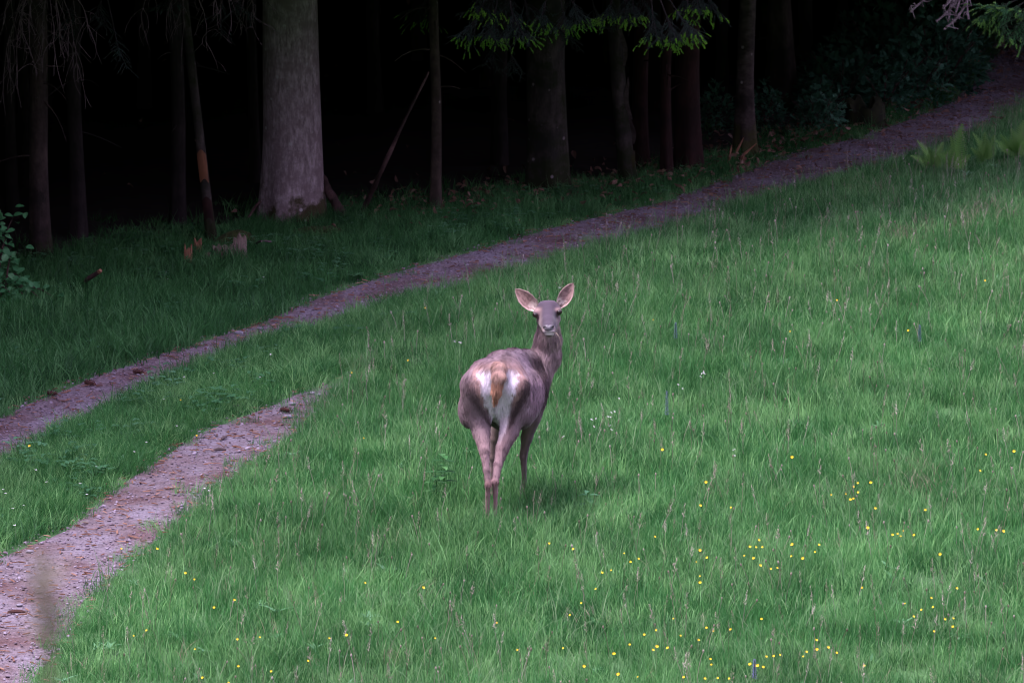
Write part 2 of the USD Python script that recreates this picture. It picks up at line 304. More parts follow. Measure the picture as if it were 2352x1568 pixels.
# shorter grass between the ruts and on the verge along the trees
short = [(blades(75, .15, .05, .14, .005, .9, np.random.default_rng(200 + i)), verge_m) for i in range(6)] + [(blades(55, .16, .10, .22, .005, .7, np.random.default_rng(220 + i)), verge_m) for i in range(3)]
ps = scatter(60000, -6, 0, 31, 50, rs, lambda p: inp(strip.buffer(.04), p) & ~inp(bothruts.buffer(.05), p))[:2600]
short_m = [(m_, grass_m) for m_, _ in short]
instancer("/World/strip_grass", short_m, np.c_[ps, Z(ps[:, 0], ps[:, 1])], rs.integers(0, 9, len(ps)), yaw_quat(rs.uniform(0, 6.283, len(ps)), rs.uniform(0, .2, len(ps)), rs.uniform(0, 6.283, len(ps))), rs.uniform(.7, 1.25, len(ps)),
          "short green grass strip growing between the two wheel ruts", "grass")
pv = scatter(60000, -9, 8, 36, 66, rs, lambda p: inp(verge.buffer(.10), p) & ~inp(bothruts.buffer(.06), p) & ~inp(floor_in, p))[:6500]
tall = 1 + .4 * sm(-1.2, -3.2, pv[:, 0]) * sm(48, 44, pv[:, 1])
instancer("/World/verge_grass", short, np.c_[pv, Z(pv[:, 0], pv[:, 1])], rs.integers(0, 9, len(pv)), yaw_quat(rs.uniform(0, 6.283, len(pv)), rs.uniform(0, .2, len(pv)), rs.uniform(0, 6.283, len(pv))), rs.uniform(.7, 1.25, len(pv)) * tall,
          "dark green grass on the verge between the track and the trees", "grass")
rimline = shapely.union_all([p_.boundary for p_ in ruts]); rd = scatter(120000, -8, 8, 30, 64, rs, lambda p: shapely.distance(shapely.points(p), rimline) < np.abs(rs.normal(0, .08, len(p))))[:1050]
endp = G(np.array([778.]), np.array([868.]))[0, :2]; rd = np.vstack([rd, endp + rs.normal(0, 1, (130, 2)) * [.2, .8]])
instancer("/World/creeping_grass", short_m, np.c_[rd, Z(rd[:, 0], rd[:, 1])], rs.integers(0, 9, len(rd)), yaw_quat(rs.uniform(0, 6.283, len(rd)), rs.uniform(0, .4, len(rd)), rs.uniform(0, 6.283, len(rd))), rs.uniform(.3, .75, len(rd)), "small grass tufts creeping over the ragged edges of the wheel ruts", "grass")
# sparse tufts and plants that straggle into the wood and along the rut edges
pe = scatter(30000, -9, 8, 38, 66, rs, lambda p: inp(wood_poly, p) & (shapely.distance(shapely.points(p), shapely.LineString(edge)) < np.abs(rs.normal(0, .5, len(p)))))[:420]
instancer("/World/woodland_grass", short, np.c_[pe, Z(pe[:, 0], pe[:, 1])], rs.integers(0, 9, len(pe)), yaw_quat(rs.uniform(0, 6.283, len(pe))), rs.uniform(.6, 1.4, len(pe)), "thin grass straggling in under the first trees of the wood", "grass")
#SECTION trees
# ------------------------------------------------------------------ the wood
def trunk_mesh(r0, r1, h, r, flare=1.35, flare_h=.35, lean=(0, 0), wob=.02, sides=22, rings=34, lumps=.05, lobes=5, bend=0.):
    t = np.linspace(0, 1, rings) ** 1.6; z = t * h - .12
    rad = r0 + (r1 - r0) * t
    fl = 1 + (flare - 1) * np.exp(-np.maximum(z, 0) / flare_h)
    a = np.arange(sides) * 2 * np.pi / sides; ph = r.uniform(0, 6.28); sd = int(r.integers(1, 999))
    rr = rad[:, None] * (1 + (fl[:, None] - 1) * (1 + .55 * np.sin(lobes * a + ph)[None]))
    n = meshkit.fbm(np.stack([np.cos(a)[None] * 1.6 + z[:, None] * 0, np.sin(a)[None] * 1.6 + z[:, None] * 0, z[:, None] * 1.3 + a * 0], -1), 3, sd) - .5
    rr = rr * (1 + 2 * lumps * n)
    cx = lean[0] * z + wob * np.sin(z * 1.7 + ph) * np.minimum(z, 1) + bend * z * z; cy = lean[1] * z + wob * np.cos(z * 1.3 + ph) * np.minimum(z, 1)
    v = np.stack([cx[:, None] + rr * np.cos(a), cy[:, None] + rr * np.sin(a), z[:, None] + 0 * rr], -1).reshape(-1, 3)
    i, j = np.meshgrid(np.arange(rings - 1), np.arange(sides), indexing="ij")
    A, B, C, D = i * sides + j, i * sides + (j + 1) % sides, (i + 1) * sides + (j + 1) % sides, (i + 1) * sides + j
    return v, np.vstack([np.stack([A, B, C], -1).reshape(-1, 3), np.stack([A, C, D], -1).reshape(-1, 3)])

def crown_mesh(r, rad, h, n, spray=.8):
    """Drooping sprays set round a stem in whorls: a spruce crown from its lowest boughs to the top."""
    z = h * (1 - np.sqrt(r.uniform(0, 1, n))); reach = rad * (1 - z / h) ** .8
    q = reach * np.sqrt(r.uniform(.04, 1, n)); a = r.uniform(0, 6.283, n)
    c = np.stack([q * np.cos(a), q * np.sin(a), z - .18 * q + r.uniform(-.1, .25, n)], 1)
    out = np.stack([np.cos(a), np.sin(a), -.45 + 0 * a], 1); side = np.stack([-np.sin(a), np.cos(a), r.uniform(-.5, .5, n)], 1)
    L = spray * r.uniform(.7, 1.3, n)[:, None]; W = spray * .62 * r.uniform(.7, 1.3, n)[:, None]
    p = [c - out * L * .4, c + side * W * .5 + out * L * .05, c + out * L * .65, c - side * W * .5 + out * L * .05, c - np.array([0, 0, .22]) * L]
    v = np.stack(p, 1).reshape(-1, 3); k = np.arange(n) * 5
    f = np.vstack([np.stack([k, k + 1, k + 2], 1), np.stack([k, k + 2, k + 3], 1), np.stack([k, k + 2, k + 4], 1)])
    return v, f

rt = np.random.default_rng(23)
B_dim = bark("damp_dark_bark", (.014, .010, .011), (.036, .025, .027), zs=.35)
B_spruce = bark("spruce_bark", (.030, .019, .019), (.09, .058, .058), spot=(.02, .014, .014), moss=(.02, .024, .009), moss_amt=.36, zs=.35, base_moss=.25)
B_red = bark("red_bark", (.016, .006, .006), (.04, .014, .014), spot=(.013, .005, .005), zs=.3)
B_grey = bark("grey_smooth_bark", (.16, .11, .122), (.56, .43, .48), spot=(.24, .17, .19), moss=(.07, .055, .03), moss_amt=.27, zs=.3, scale=36., bump=1., lichen=(.5, .44, .47), base_moss=.36, blot=6.)
B_moss = bark("mossy_bark", (.018, .014, .014), (.085, .062, .063), spot=(.02, .017, .016), moss=(.016, .018, .007), moss_amt=.52, lichen=(.2, .16, .18), base_moss=.2)
B_lichen = bark("lichen_bark", (.03, .02, .018), (.09, .062, .052), moss=(.035, .033, .014), moss_amt=.45, zs=.6, lichen=(.5, .45, .47))
B_birch = bark("pale_blotched_bark", (.03, .02, .02), (.13, .09, .095), spot=(.024, .016, .016), moss=(.05, .045, .018), moss_amt=.42, zs=1.8, scale=7., lichen=(.4, .33, .36), base_moss=.35)
B_dead = bark("dead_wood", (.05, .025, .026), (.14, .075, .078), spot=(.035, .02, .02), zs=.3)
wound_m = plain("bare_orange_wood", (.2, .075, .038), .7, scale=22., col2=(.10, .035, .022), zs=.2)
rot_m = plain("rotten_wood", (.24, .175, .16), .9, scale=14., col2=(.10, .06, .05), zs=.25, bump=.8)
cut_m = plain("cut_wood", (.26, .12, .075), .7, scale=30.)
moss_m = plain("moss_cushion", (.06, .07, .02), .95, scale=30., col2=(.022, .028, .01), bump=.6)

# crowns are shared shapes
crowns = []
for i in range(4):
    cp = stage.CreateClassPrim(f"/World/_crown_shape_{i}")
    mesh = crown_mesh(np.random.default_rng(300 + i), (3.0, 2.7, 3.3, 2.4)[i], 15., 2300, .95)
    usdkit.mesh(stage, f"/World/_crown_shape_{i}/crown", mesh, crown_m); crowns.append(f"/World/_crown_shape_{i}/crown")

def low_crown(D): return float(np.clip(8 - .124 * D + 1.75, 1.1, 7.5))
def tree(name, label, px, py, wpx, mat, cat_="tree", lean=(0, 0), crown_at=None, group=None, flare=1.35, flare_h=.3, h=16., crown_k=None, **kw):
    b = G(px, py); D = np.linalg.norm(b - EYE); crown_at = crown_at or low_crown(D); r0 = wpx / FOC * D / 2
    t = thing(name, label, cat_, (b[0], b[1], b[2]), group=group)
    part(t, "trunk", trunk_mesh(r0, r0 * .38, h, rt, flare, flare_h, lean, **kw), mat, smooth=True)
    if name in ('spruce_tree', 'red_spruce_tree', 'lichen_tree'): stubs(t, r0, 6, mat)
    c = UsdGeom.Mesh.Define(stage, str(t.GetPath()) + "/crown"); c.GetPrim().GetReferences().AddInternalReference(crowns[int(rt.integers(4)) if crown_k is None else crown_k])
    c.AddTranslateOp().Set(Gf.Vec3d(lean[0] * 6, lean[1] * 6, crown_at)); c.AddRotateZOp().Set(float(rt.uniform(0, 360)))
    return t, b

UPS = np.array([0, 0, 1.])
def stubs(t, r0, n, mat):
    for _ in range(n):
        z = rt.uniform(.7, 2.2); a = rt.uniform(-3.4, .3); d = np.array([math.cos(a), math.sin(a), rt.uniform(-.5, .2)]); L = rt.uniform(.08, .4)
        part(t, "branch_stub", tube(bez(d * r0 * .8 + UPS * z, d * (r0 + L * .5) + UPS * (z + .02), d * (r0 + L) + UPS * (z - L * .25) + rt.normal(0, .03, 3), 5), [.008, .007, .006, .005, .003], 5), mat)
tree("spruce_tree", "straight brown spruce trunk behind the leafy bush at the left edge of the wood", 97, 598, 44, B_spruce, lean=(-.012, 0))
tree("spruce_tree", "dim thin spruce trunk next right of the straight brown trunk by the leafy bush", 180, 548, 34, B_dim)
tree("spruce_tree", "dim spruce trunk close behind the leaning trunk with the orange wound", 408, 528, 32, B_dim, lean=(.004, 0))
# leaning mossy trunk with a bare orange wound
bt, b0 = tree("leaning_tree", "thin leaning mossy trunk with a bare orange wound, left of the big grey trunk", 487, 562, 23, B_moss, lean=(-.105, .02), flare=1.2, h=9., wob=.0, rings=44)
def wound(tp, base, z0, z1, r, lean):
    z = np.linspace(z0, z1, 10); ang = np.linspace(-2.5, -.6, 9); rr = r * (1.13 + .03 * np.sin(z * 20))[:, None]
    rr = rr * (1 - .5 * 0)
    v = np.stack([lean[0] * z[:, None] + rr * np.cos(ang), lean[1] * z[:, None] + rr * np.sin(ang), z[:, None] + .02 * np.sin(ang * 3)], -1).reshape(-1, 3)
    k = (np.arange(9)[:, None] * 9 + np.arange(8)).ravel()
    return v, np.vstack([np.stack([k, k + 1, k + 10], 1), np.stack([k, k + 10, k + 9], 1)])
rw = 23 / FOC * 48 / 2
part(bt, "wound", wound(bt, b0, .55, .80, rw * 1.0, (-.105, .02)), wound_m, label="bare orange patch where the bark is gone")
part(bt, "wound", wound(bt, b0, .22, .40, rw * 1.06, (-.105, .02)), B_red, label="rusty brown patch below the orange wound")
# the big pale trunk
big, bigb = tree("grey_fir_tree", "thick pale grey trunk with blotched bark and mossy flared base, largest in view", 676, 512, 134, B_grey, crown_at=4.0, flare=1.24, flare_h=.4, rings=70, sides=48, lumps=.035, wob=.0, lean=(-.012, 0), h=20)
tree("lichen_tree", "slender trunk spotted with white lichen that the bent pole leans on", 999, 490, 25, B_lichen, lean=(.004, 0), h=12., flare=1.2, lumps=.12, rings=50)
tm, tmb = tree("mossy_tree", "broad dark mossy trunk in the middle under the bright tipped spruce boughs", 1258, 447, 90, B_moss, flare=1.25, rings=60, sides=30, lumps=.1)
tb, tbb = tree("leaning_tree", "dark leaning trunk with pale strips of peeling bark, right of the broad mossy trunk", 1446, 430, 36, B_moss, lean=(-.10, .03), rings=50, h=10, lumps=.08)
tree("red_spruce_tree", "narrow reddish spruce trunk right behind the trunk with the peeling bark", 1472, 392, 36, B_red, cat_="tree")
tree("red_spruce_tree", "slim reddish brown trunk standing in front left of the wide red trunk", 1531, 412, 25, B_red, lean=(.004, 0))
tree("red_spruce_tree", "wide dark red trunk, broader than the slim trunk beside it", 1582, 398, 56, B_red)
tree("pale_tree", "pale blotched trunk with a mossy foot and splintered roots, nearest the dirt track", 1713, 366, 40, B_birch, flare=1.6, flare_h=.3, rings=60)
tree("spruce_tree", "dark spruce trunk flaring at its foot, right of the pale blotched trunk", 1792, 252, 52, B_spruce, lean=(-.03, 0), flare=1.6, flare_h=.6)
# peeling bark strips
for k, (z0, z1, sx) in enumerate([(.62, 1.0, .16), (.40, .64, .20), (.18, .34, .26), (1.1, 1.6, .1)]):
    r_ = 36 / FOC * 52 / 2; z = np.linspace(z0, z1, 7)
    off = np.array([r_ * .9, -r_ * .55, 0]); c = np.stack([-.10 * z + off[0], .03 * z + off[1], z], 1) + np.c_[.02 * np.sin(z * 14 + k), -.02 + 0 * z, 0 * z]
    w = .022 * np.sin(np.linspace(.5, 2.9, 7)); v = np.vstack([c - np.c_[w, 0 * w, 0 * w], c + np.c_[w, -w * .6, 0 * w]])
    kk = np.arange(6); part(tb, "bark_strip", (v, np.vstack([np.stack([kk, kk + 7, kk + 8], 1), np.stack([kk, kk + 8, kk + 1], 1)])), B_birch)
# splintered roots at the pale trunk's foot
pt = [(1668, 384), (1683, 376), (1700, 380)]
for k, (x, y) in enumerate(pt):
    a = G(x, y); tag(usdkit.mesh(stage, numbered("/World/wood_splinter"), tube([a - .03 * UPS, a + [.03, 0, .1], a + [.05 + .05 * k, .02, .2 + .04 * (k == 1)]], [.022, .016, .004], 6), cut_m),
        ("leftmost reddish wood splinter at the foot of the pale blotched trunk", "tallest reddish wood splinter before the pale blotched trunk", "right hand reddish wood splinter touching the foot of the pale blotched trunk")[k], "splinter")
# dim trunks further in: nothing tells them apart
dim = [(30, 505, 26), (250, 470, 30), (292, 505, 30), (350, 440, 26), (540, 462, 30), (585, 420, 24), (790, 428, 34), (868, 400, 26), (930, 372, 30), (1070, 395, 30), (1150, 378, 34), (1180, 330, 30), (1345, 355, 30), (1410, 330, 26), (1640, 330, 30), (1655, 250, 28), (1850, 180, 34), (1930, 120, 30), (2040, 60, 34), (2130, 40, 28), (60, 430, 30), (150, 400, 30), (455, 390, 28), (740, 340, 30), (1010, 300, 30), (1270, 270, 30), (1500, 250, 30), (1760, 120, 30), (220, 350, 30), (520, 300, 28), (860, 260, 30), (1120, 200, 30), (1400, 150, 30), (330, 250, 28), (640, 200, 28), (960, 140, 30), (100, 250, 28), (1620, 60, 28)]
dim += [(x_ + (k_ % 2) * 30, (-22, 38, 8)[k_ % 3], 26) for k_, x_ in enumerate(range(-60, 2150, 92))]
for x, y, w in [d_ for i_, d_ in enumerate(dim) if d_[1] < 300 or i_ % 5 == 0]:
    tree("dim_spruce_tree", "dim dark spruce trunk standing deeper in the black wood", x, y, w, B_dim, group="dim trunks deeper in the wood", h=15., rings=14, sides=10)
# trees of the same wood outside the frame, whose crowns shade what is in it
pts = []
cand = np.vstack([np.c_[rt.uniform(-40, 30, 6000), rt.uniform(8, 95, 6000)]])
ring = shapely.Polygon([(-40, -50), (48, -50), (48, 48), (27, 48), (24, -8), (-40, -8)])          # the clearing is closed by the same wood behind and to the right
cand = np.vstack([cand, np.c_[rt.uniform(-40, 48, 5000), rt.uniform(-50, 48, 5000)]])
okc = (inp(wood_poly, cand) | inp(right_poly, cand) | inp(ring, cand))
cand = cand[okc]; half = cand[:, 1] / math.cos(PITCH) * 1176 / FOC
bpx, bpy = PX(np.c_[cand, Z(cand[:, 0], cand[:, 1])])
cand = cand[~((bpx > -60) & (bpx < 2412) & (bpy > -30) & (cand[:, 1] > 12))]
seen = []
for c in cand:
    if all((c[0] - q[0]) ** 2 + (c[1] - q[1]) ** 2 > 5.2 for q in seen): seen.append(c)
seen = np.array(seen)
protos = []
for i in range(3):
    r_ = np.random.default_rng(400 + i)
    protos.append(cat([crown_mesh(r_, 2.9, 15, 1500, 1.15)]))
tr = trunk_mesh(.2, .06, 15, np.random.default_rng(5), rings=10, sides=9)
shift = lambda m, z: (m[0] + [0, 0, z], m[1])
n_ = len(seen)
instancer("/World/surrounding_wood", [(p, crown_m) for p in protos] + [(tr, B_spruce)],
          np.vstack([np.c_[seen, Z(seen[:, 0], seen[:, 1]) + [low_crown(c[1] + 1.) if c[1] > 12 else 1.2 for c in seen]], np.c_[seen, Z(seen[:, 0], seen[:, 1])]]), np.r_[rt.integers(0, 3, n_), np.full(n_, 3)], np.vstack([yaw_quat(rt.uniform(0, 6.28, n_))] * 2), np.r_[rt.uniform(.9, 1.25, n_), np.ones(n_)],
          "dense dark spruce wood all round the clearing", "wood")

# ---- boughs that hang into the picture
def bough(parent, origin, tips, Y, needle_len=.016, density=330, green_tip=True, droop=.06, r=rt, tipcol=tip_m, nm=needle_m, sub=9, wood=None, ntop=3):
    """A drooping bough: a few limbs run towards groups of tips, each tip's twig forks off its limb, side twigs fork off that."""
    o = AT(*map(float, origin), Y); tips = sorted(tips); tp = np.array([AT(x, y, Y - d) for x, y, d in tips])
    wv, ndl, tpm = [], [], []
    def needles(c, a, b, dest, L, wd=.0019, k=1.):
        d = np.gradient(c, axis=0); d /= np.linalg.norm(d, axis=1, keepdims=True) + 1e-9
        ln = np.linalg.norm(np.diff(c, axis=0), axis=1).sum(); n = max(6, int(density * k * ln * (b - a)))
        s = r.uniform(a, b, n) * (len(c) - 1); i = np.minimum(s.astype(int), len(c) - 2); f = (s - i)[:, None]
        p = c[i] * (1 - f) + c[i + 1] * f; dd = d[i]
        q = r.normal(size=(n, 3)) * [1, 1, .55]; q -= (q * dd).sum(1, keepdims=True) * dd; q /= np.linalg.norm(q, axis=1, keepdims=True) + 1e-9
        e = p + (q * .8 + dd * .6) * (L * r.uniform(.7, 1.2, n))[:, None]
        w = np.cross(q, dd) * wd
        dest.append((np.stack([p - w, p + w, e], 1).reshape(-1, 3), np.arange(3 * n).reshape(-1, 3)))
    for grp in np.array_split(np.arange(len(tp)), max(1, min(ntop, len(tp) // 3))):
        cen = tp[grp].mean(0); limb = bez(o, (o + cen) / 2 + UPS * droop, o * .12 + cen * .88, 14); wv.append(tube(limb, np.linspace(.009, .0035, 14), 6)); needles(limb, .35, 1., ndl, needle_len)
        for t in tp[grp]:
            k = int(np.argmin(np.linalg.norm(limb - t, axis=1))); k = max(3, min(11, k - int(r.integers(2, 6)))); st = limb[k]; ln = np.linalg.norm(t - st) + 1e-9; ax = (limb[k] - limb[k - 1]); ax /= np.linalg.norm(ax)
            c = bez(st, st + ax * ln * .35 + (t - st) * .3 + UPS * .02, t, 9); wv.append(tube(c, np.linspace(.0035, .0016, 9), 4)); needles(c, .1, 1, ndl, needle_len)
            def shoot(c, L):
                d = c[-1] - c[-2]; d /= np.linalg.norm(d) + 1e-9; e = c[-1] + d * L - UPS * L * .25
                cc = bez(c[-1] - d * .01, c[-1] + d * L * .6, e, 5); needles(cc, 0, 1, tpm, needle_len * .9, .0036, 2.2)
            if green_tip: shoot(c, .045)
            for m in range(sub):
                i = int(r.integers(1, 8)); s1 = c[i]; d = c[i + 1] - c[i]; d /= np.linalg.norm(d) + 1e-9; sd = np.cross(d, UPS) * (1 if m % 2 else -1); sd /= np.linalg.norm(sd) + 1e-9
                e = s1 + (d * .8 + sd * .75) * r.uniform(.05, .12) - UPS * r.uniform(0, .04) + r.normal(0, .01, 3)
                cc = bez(s1, (s1 + e) / 2 + UPS * .008, e, 5); wv.append(tube(cc, [.0016] * 5, 3)); needles(cc, 0, 1, ndl, needle_len)
                if green_tip and e[2] < t[2] + .03 and r.uniform() < .55: shoot(cc, .038)
    b = part(parent, "bough", cat(wv), wood or B_dim); part(b, "needles", cat(ndl), nm)
    if tpm: p_ = part(b, "new_growth", cat(tpm), tipcol, label="bright yellow green fresh shoots")
    return b

row = lambda x0, y0, x1, y1, n, j=6: [(x0 + (x1 - x0) * k / max(n - 1, 1) + rt.uniform(-j, j), y0 + (y1 - y0) * k / max(n - 1, 1) + rt.uniform(-j, j), rt.uniform(-.1, .35)) for k in range(n)]
bough(tm, (1155, -60), row(1092, 87, 1215, 92, 13) + row(1045, 84, 1083, 106, 5), 47.2)
bough(tm, (1150, -80), row(1088, 18, 1124, 42, 5) + row(1150, 30, 1200, 50, 4), 47.4)
bough(tm, (1275, -70), row(1228, 58, 1262, 70, 5) + row(1300, 70, 1345, 48, 7), 47.6)
bough(tm, (1150, 20), row(1112, 150, 1200, 178, 6), 48.2, green_tip=False, sub=7)
bough(tm, (1430, -70), row(1381, 50, 1402, 40, 4) + row(1430, 44, 1467, 36, 6), 47.8)
bough(tb, (1488, -60), row(1512, 95, 1612, 88, 15) + row(1480, 88, 1500, 80, 3), 47.3)
bough(tb, (1600, -80), row(1560, 20, 1650, 30, 9, 9) + row(1590, 45, 1620, 30, 3), 47.6)
bough(tm, (1040, -70), row(930, 40, 1010, 70, 6, 14), 49.6, green_tip=True, sub=8)
bough(tm, (1210, 10), row(1250, 60, 1330, 110, 6, 14), 49.0, green_tip=False, sub=8)
bough(tm, (1330, -80), row(1290, 40, 1400, 60, 7, 14), 48.4, green_tip=False, sub=8)
bough(tm, (1450, -80), row(1420, 60, 1500, 40, 6, 12), 48.2, green_tip=False, sub=8)
bough(tm, (1190, -80), row(1060, 50, 1230, 60, 9, 16), 47.9, green_tip=False, sub=9)
# left: hanging green bough and dead drooping twigs on the left spruces
left_t = stage.GetPrimAtPath("/World/spruce_tree"); dim_t = stage.GetPrimAtPath("/World/spruce_tree_001"); wnd_t = bt.GetPrim()
bough(dim_t, (232, -60), row(262, 120, 290, 160, 3, 3) + row(215, 40, 250, 70, 4), 45.6, sub=10, green_tip=False)
bough(dim_t, (190, -60), row(130, 90, 170, 50, 4, 8) , 45.9, green_tip=False, sub=7)
bough(wnd_t, (520, -60), row(500, 40, 570, 30, 6, 10) + row(505, 80, 512, 88, 2, 3), 46.6, sub=8, green_tip=False)
bough(wnd_t, (440, -60), row(330, 20, 420, 30, 5, 12), 46.9, green_tip=False, sub=7)
twig_m = plain("dead_twigs", (.12, .085, .09), .9, scale=20., col2=(.05, .036, .038))
def dead_twigs(parent, o, ends, Y, n_side=6):
    for (x, y) in ends:
        a = AT(float(o[0] + rt.uniform(-25, 25)), float(o[1]), Y + rt.uniform(-.2, .3)); e = AT(float(x), float(y), Y + rt.uniform(-.5, .3))
        c = bez(a, a * .35 + e * .65 + np.array([(e - a)[0] * .5, -.1, .22]), e, 12); c += np.cumsum(rt.normal(0, .006, c.shape), 0)
        wv = [tube(c, np.linspace(.006, .002, 12), 5)]
        for _ in range(n_side):
            s = c[int(rt.integers(2, 11))]; q = s + rt.normal(0, .07, 3) - UPS * rt.uniform(.04, .3)
            cc = bez(s, (s + q) / 2 + rt.normal(0, .05, 3), q, 8); wv.append(tube(cc, np.linspace(.003, .0012, 8), 4))
            if rt.uniform() < .6:
                s2 = cc[4]; q2 = s2 + rt.normal(0, .05, 3) - UPS * rt.uniform(0, .12); wv.append(tube(bez(s2, (s2 + q2) / 2 + rt.normal(0, .03, 3), q2, 6), [.0018] * 6, 4))
        part(parent, "dead_twig", cat(wv), twig_m)
dead_twigs(left_t, (105, -60), [(8, 265), (20, 150), (45, 190), (70, 130), (95, 150), (130, 180), (160, 140), (175, 190), (150, 95), (60, 80), (15, 60), (200, 70)], 45.2, 9)
dead_twigs(wnd_t, (450, -60), [(330, 60), (385, 110), (470, 120), (540, 90), (585, 55), (500, 60), (420, 70)], 46.4, 6)
dead_twigs(big.GetPrim(), (640, -60), [(565, 58), (560, 85)], 47.2, 4)
# dry twiggy branch and larch like bough at the top right corner, on a tree whose trunk stands right of the frame
rtree = thing("conifer_tree", "green and brown conifer bough with lichen covered twigs reaching in at the top right corner", "tree", tuple(G(2560., 250.)))
part(rtree, "trunk", trunk_mesh(.2, .07, 14, rt), B_spruce, smooth=True)
c = UsdGeom.Mesh.Define(stage, str(rtree.GetPath()) + "/crown"); c.GetPrim().GetReferences().AddInternalReference(crowns[1]); c.AddTranslateOp().Set(Gf.Vec3d(1.5, 2.0, 3.6))
# parts are given in the tree's own frame
def into(prim, root):
    off = np.array(UsdGeom.XformCache().GetLocalToWorldTransform(root.GetPrim()).ExtractTranslation())
    for q in Usd.PrimRange(prim):
        if q.IsA(UsdGeom.Mesh) and q.GetName().split("_")[0] not in ("trunk", "crown", "wound", "bark", "branch"):
            at = UsdGeom.Mesh(q).GetPointsAttr(); at.Set(Vt.Vec3fArray.FromNumpy((np.array(at.Get()) - off).astype(np.float32)))
bough(rtree, (2420, -30), row(2245, 38, 2290, 60, 7, 8) + row(2300, 85, 2352, 100, 6, 10) + row(2255, 15, 2352, 30, 8, 8), 50.5, needle_len=.022, sub=9, tipcol=fern_m, nm=leaf_m)
lich_m = plain("lichen_twigs", (.36, .27, .32), .95, scale=40., col2=(.16, .11, .13))
for o, e in (((2215, -40), (2195, 30)), ((2200, -40), (2165, 20)), ((2225, -30), (2168, 68)), ((2190, -40), (2180, 45)), ((2160, -30), (2090, 28)), ((2240, -40), (2225, 45)), ((2210, -40), (2150, 50))):
    a, b = AT(float(o[0]), float(o[1]), 51.0), AT(float(e[0]), float(e[1]), 50.8); c = bez(a, (a + b) / 2 + rt.normal(0, .06, 3), b, 10)
    wv = [tube(c, np.linspace(.014, .011, 10) * rt.uniform(.7, 1.2, 10), 6)]
    for _ in range(9):
        s = c[int(rt.integers(2, 10))]; wv.append(tube([s, s + rt.normal(0, .025, 3), s + rt.normal(0, .05, 3)], [.008, .007, .004], 5))
    part(rtree, "lichen_twig", cat(wv), lich_m)
for root in (tm.GetPrim(), tb.GetPrim(), left_t, dim_t, wnd_t, big.GetPrim(), rtree.GetPrim()):
    into(root, root)

# ---- wood lying and leaning about
def pole(name, label, pts_px, radii, mat, cat_, sides=9, lumps=.12):
    pts_ = [AT(float(x), float(y), Y) if Y else G(float(x), float(y)) for x, y, Y in pts_px]
    c = resample(pts_, 16); rr = np.interp(np.linspace(0, 1, 16), np.linspace(0, 1, len(radii)), radii) * (1 + rt.uniform(-lumps, lumps, 16))
    c[1:-1] += rt.normal(0, np.mean(radii) * .12, (14, 3))
    return tag(usdkit.mesh(stage, numbered("/World/" + name), tube(c, rr, sides), mat, smooth=40), label, cat_)
Yb = G(1000., 492.)[1]
pole("leaning_pole", "long thin dead pole propped slantwise against the lichen spotted trunk", [(828, 496, 0), (880, 385, Yb - .3), (925, 285, Yb - .2), (985, 165, Yb - .12)], [.024, .022, .016, .010], B_dead, "pole")
Yt = bigb[1]
pole("leaning_log", "short dead log propped against the right side of the big grey trunk", [(792, 503, 0), (764, 455, Yt - .12), (738, 405, Yt - .02)], [.045, .042, .036], B_dead, "log", 12)
pole("fallen_log", "upper of two dim fallen logs on the dark ground left of the big trunk", [(215, 578, 0), (300, 528, 50.5), (392, 487, 53)], [.05, .06, .05], B_dead, "log")
pole("fallen_log", "lower dim reddish fallen log behind the grass left of the wounded trunk", [(190, 592, 0), (300, 560, 0), (395, 530, 0)], [.035, .04, .03], B_dead, "log")
pole("broken_stick", "broken dark stick with an orange cut end sticking out of the verge grass", [(194, 655, 0), (198, 642, 45.0), (212, 634, 44.95), (228, 624, 44.9)], [.012, .017, .018, .018], B_dead, "stick")
e = AT(228., 624., 44.88); tag(usdkit.mesh(stage, "/World/broken_stick_tip", tube([e + [-.004, .01, -.004], e + [.012, -.004, .012]], [.0185, .015], 9), cut_m), "pale orange broken end of the dark stick in the verge grass", "stick end")
pole("dead_branch", "crooked dead branch rising beside the big trunk's left foot", [(570, 500, 48.5), (590, 470, 48.6), (615, 448, 49.2)], [.012, .01, .005], B_dead, "branch")
pole("dead_branch", "short pale branch lying on the mossy mound below the big trunk", [(572, 566, 0), (600, 553, 46.6), (622, 555, 46.7)], [.012, .011, .008], twig_m, "branch")
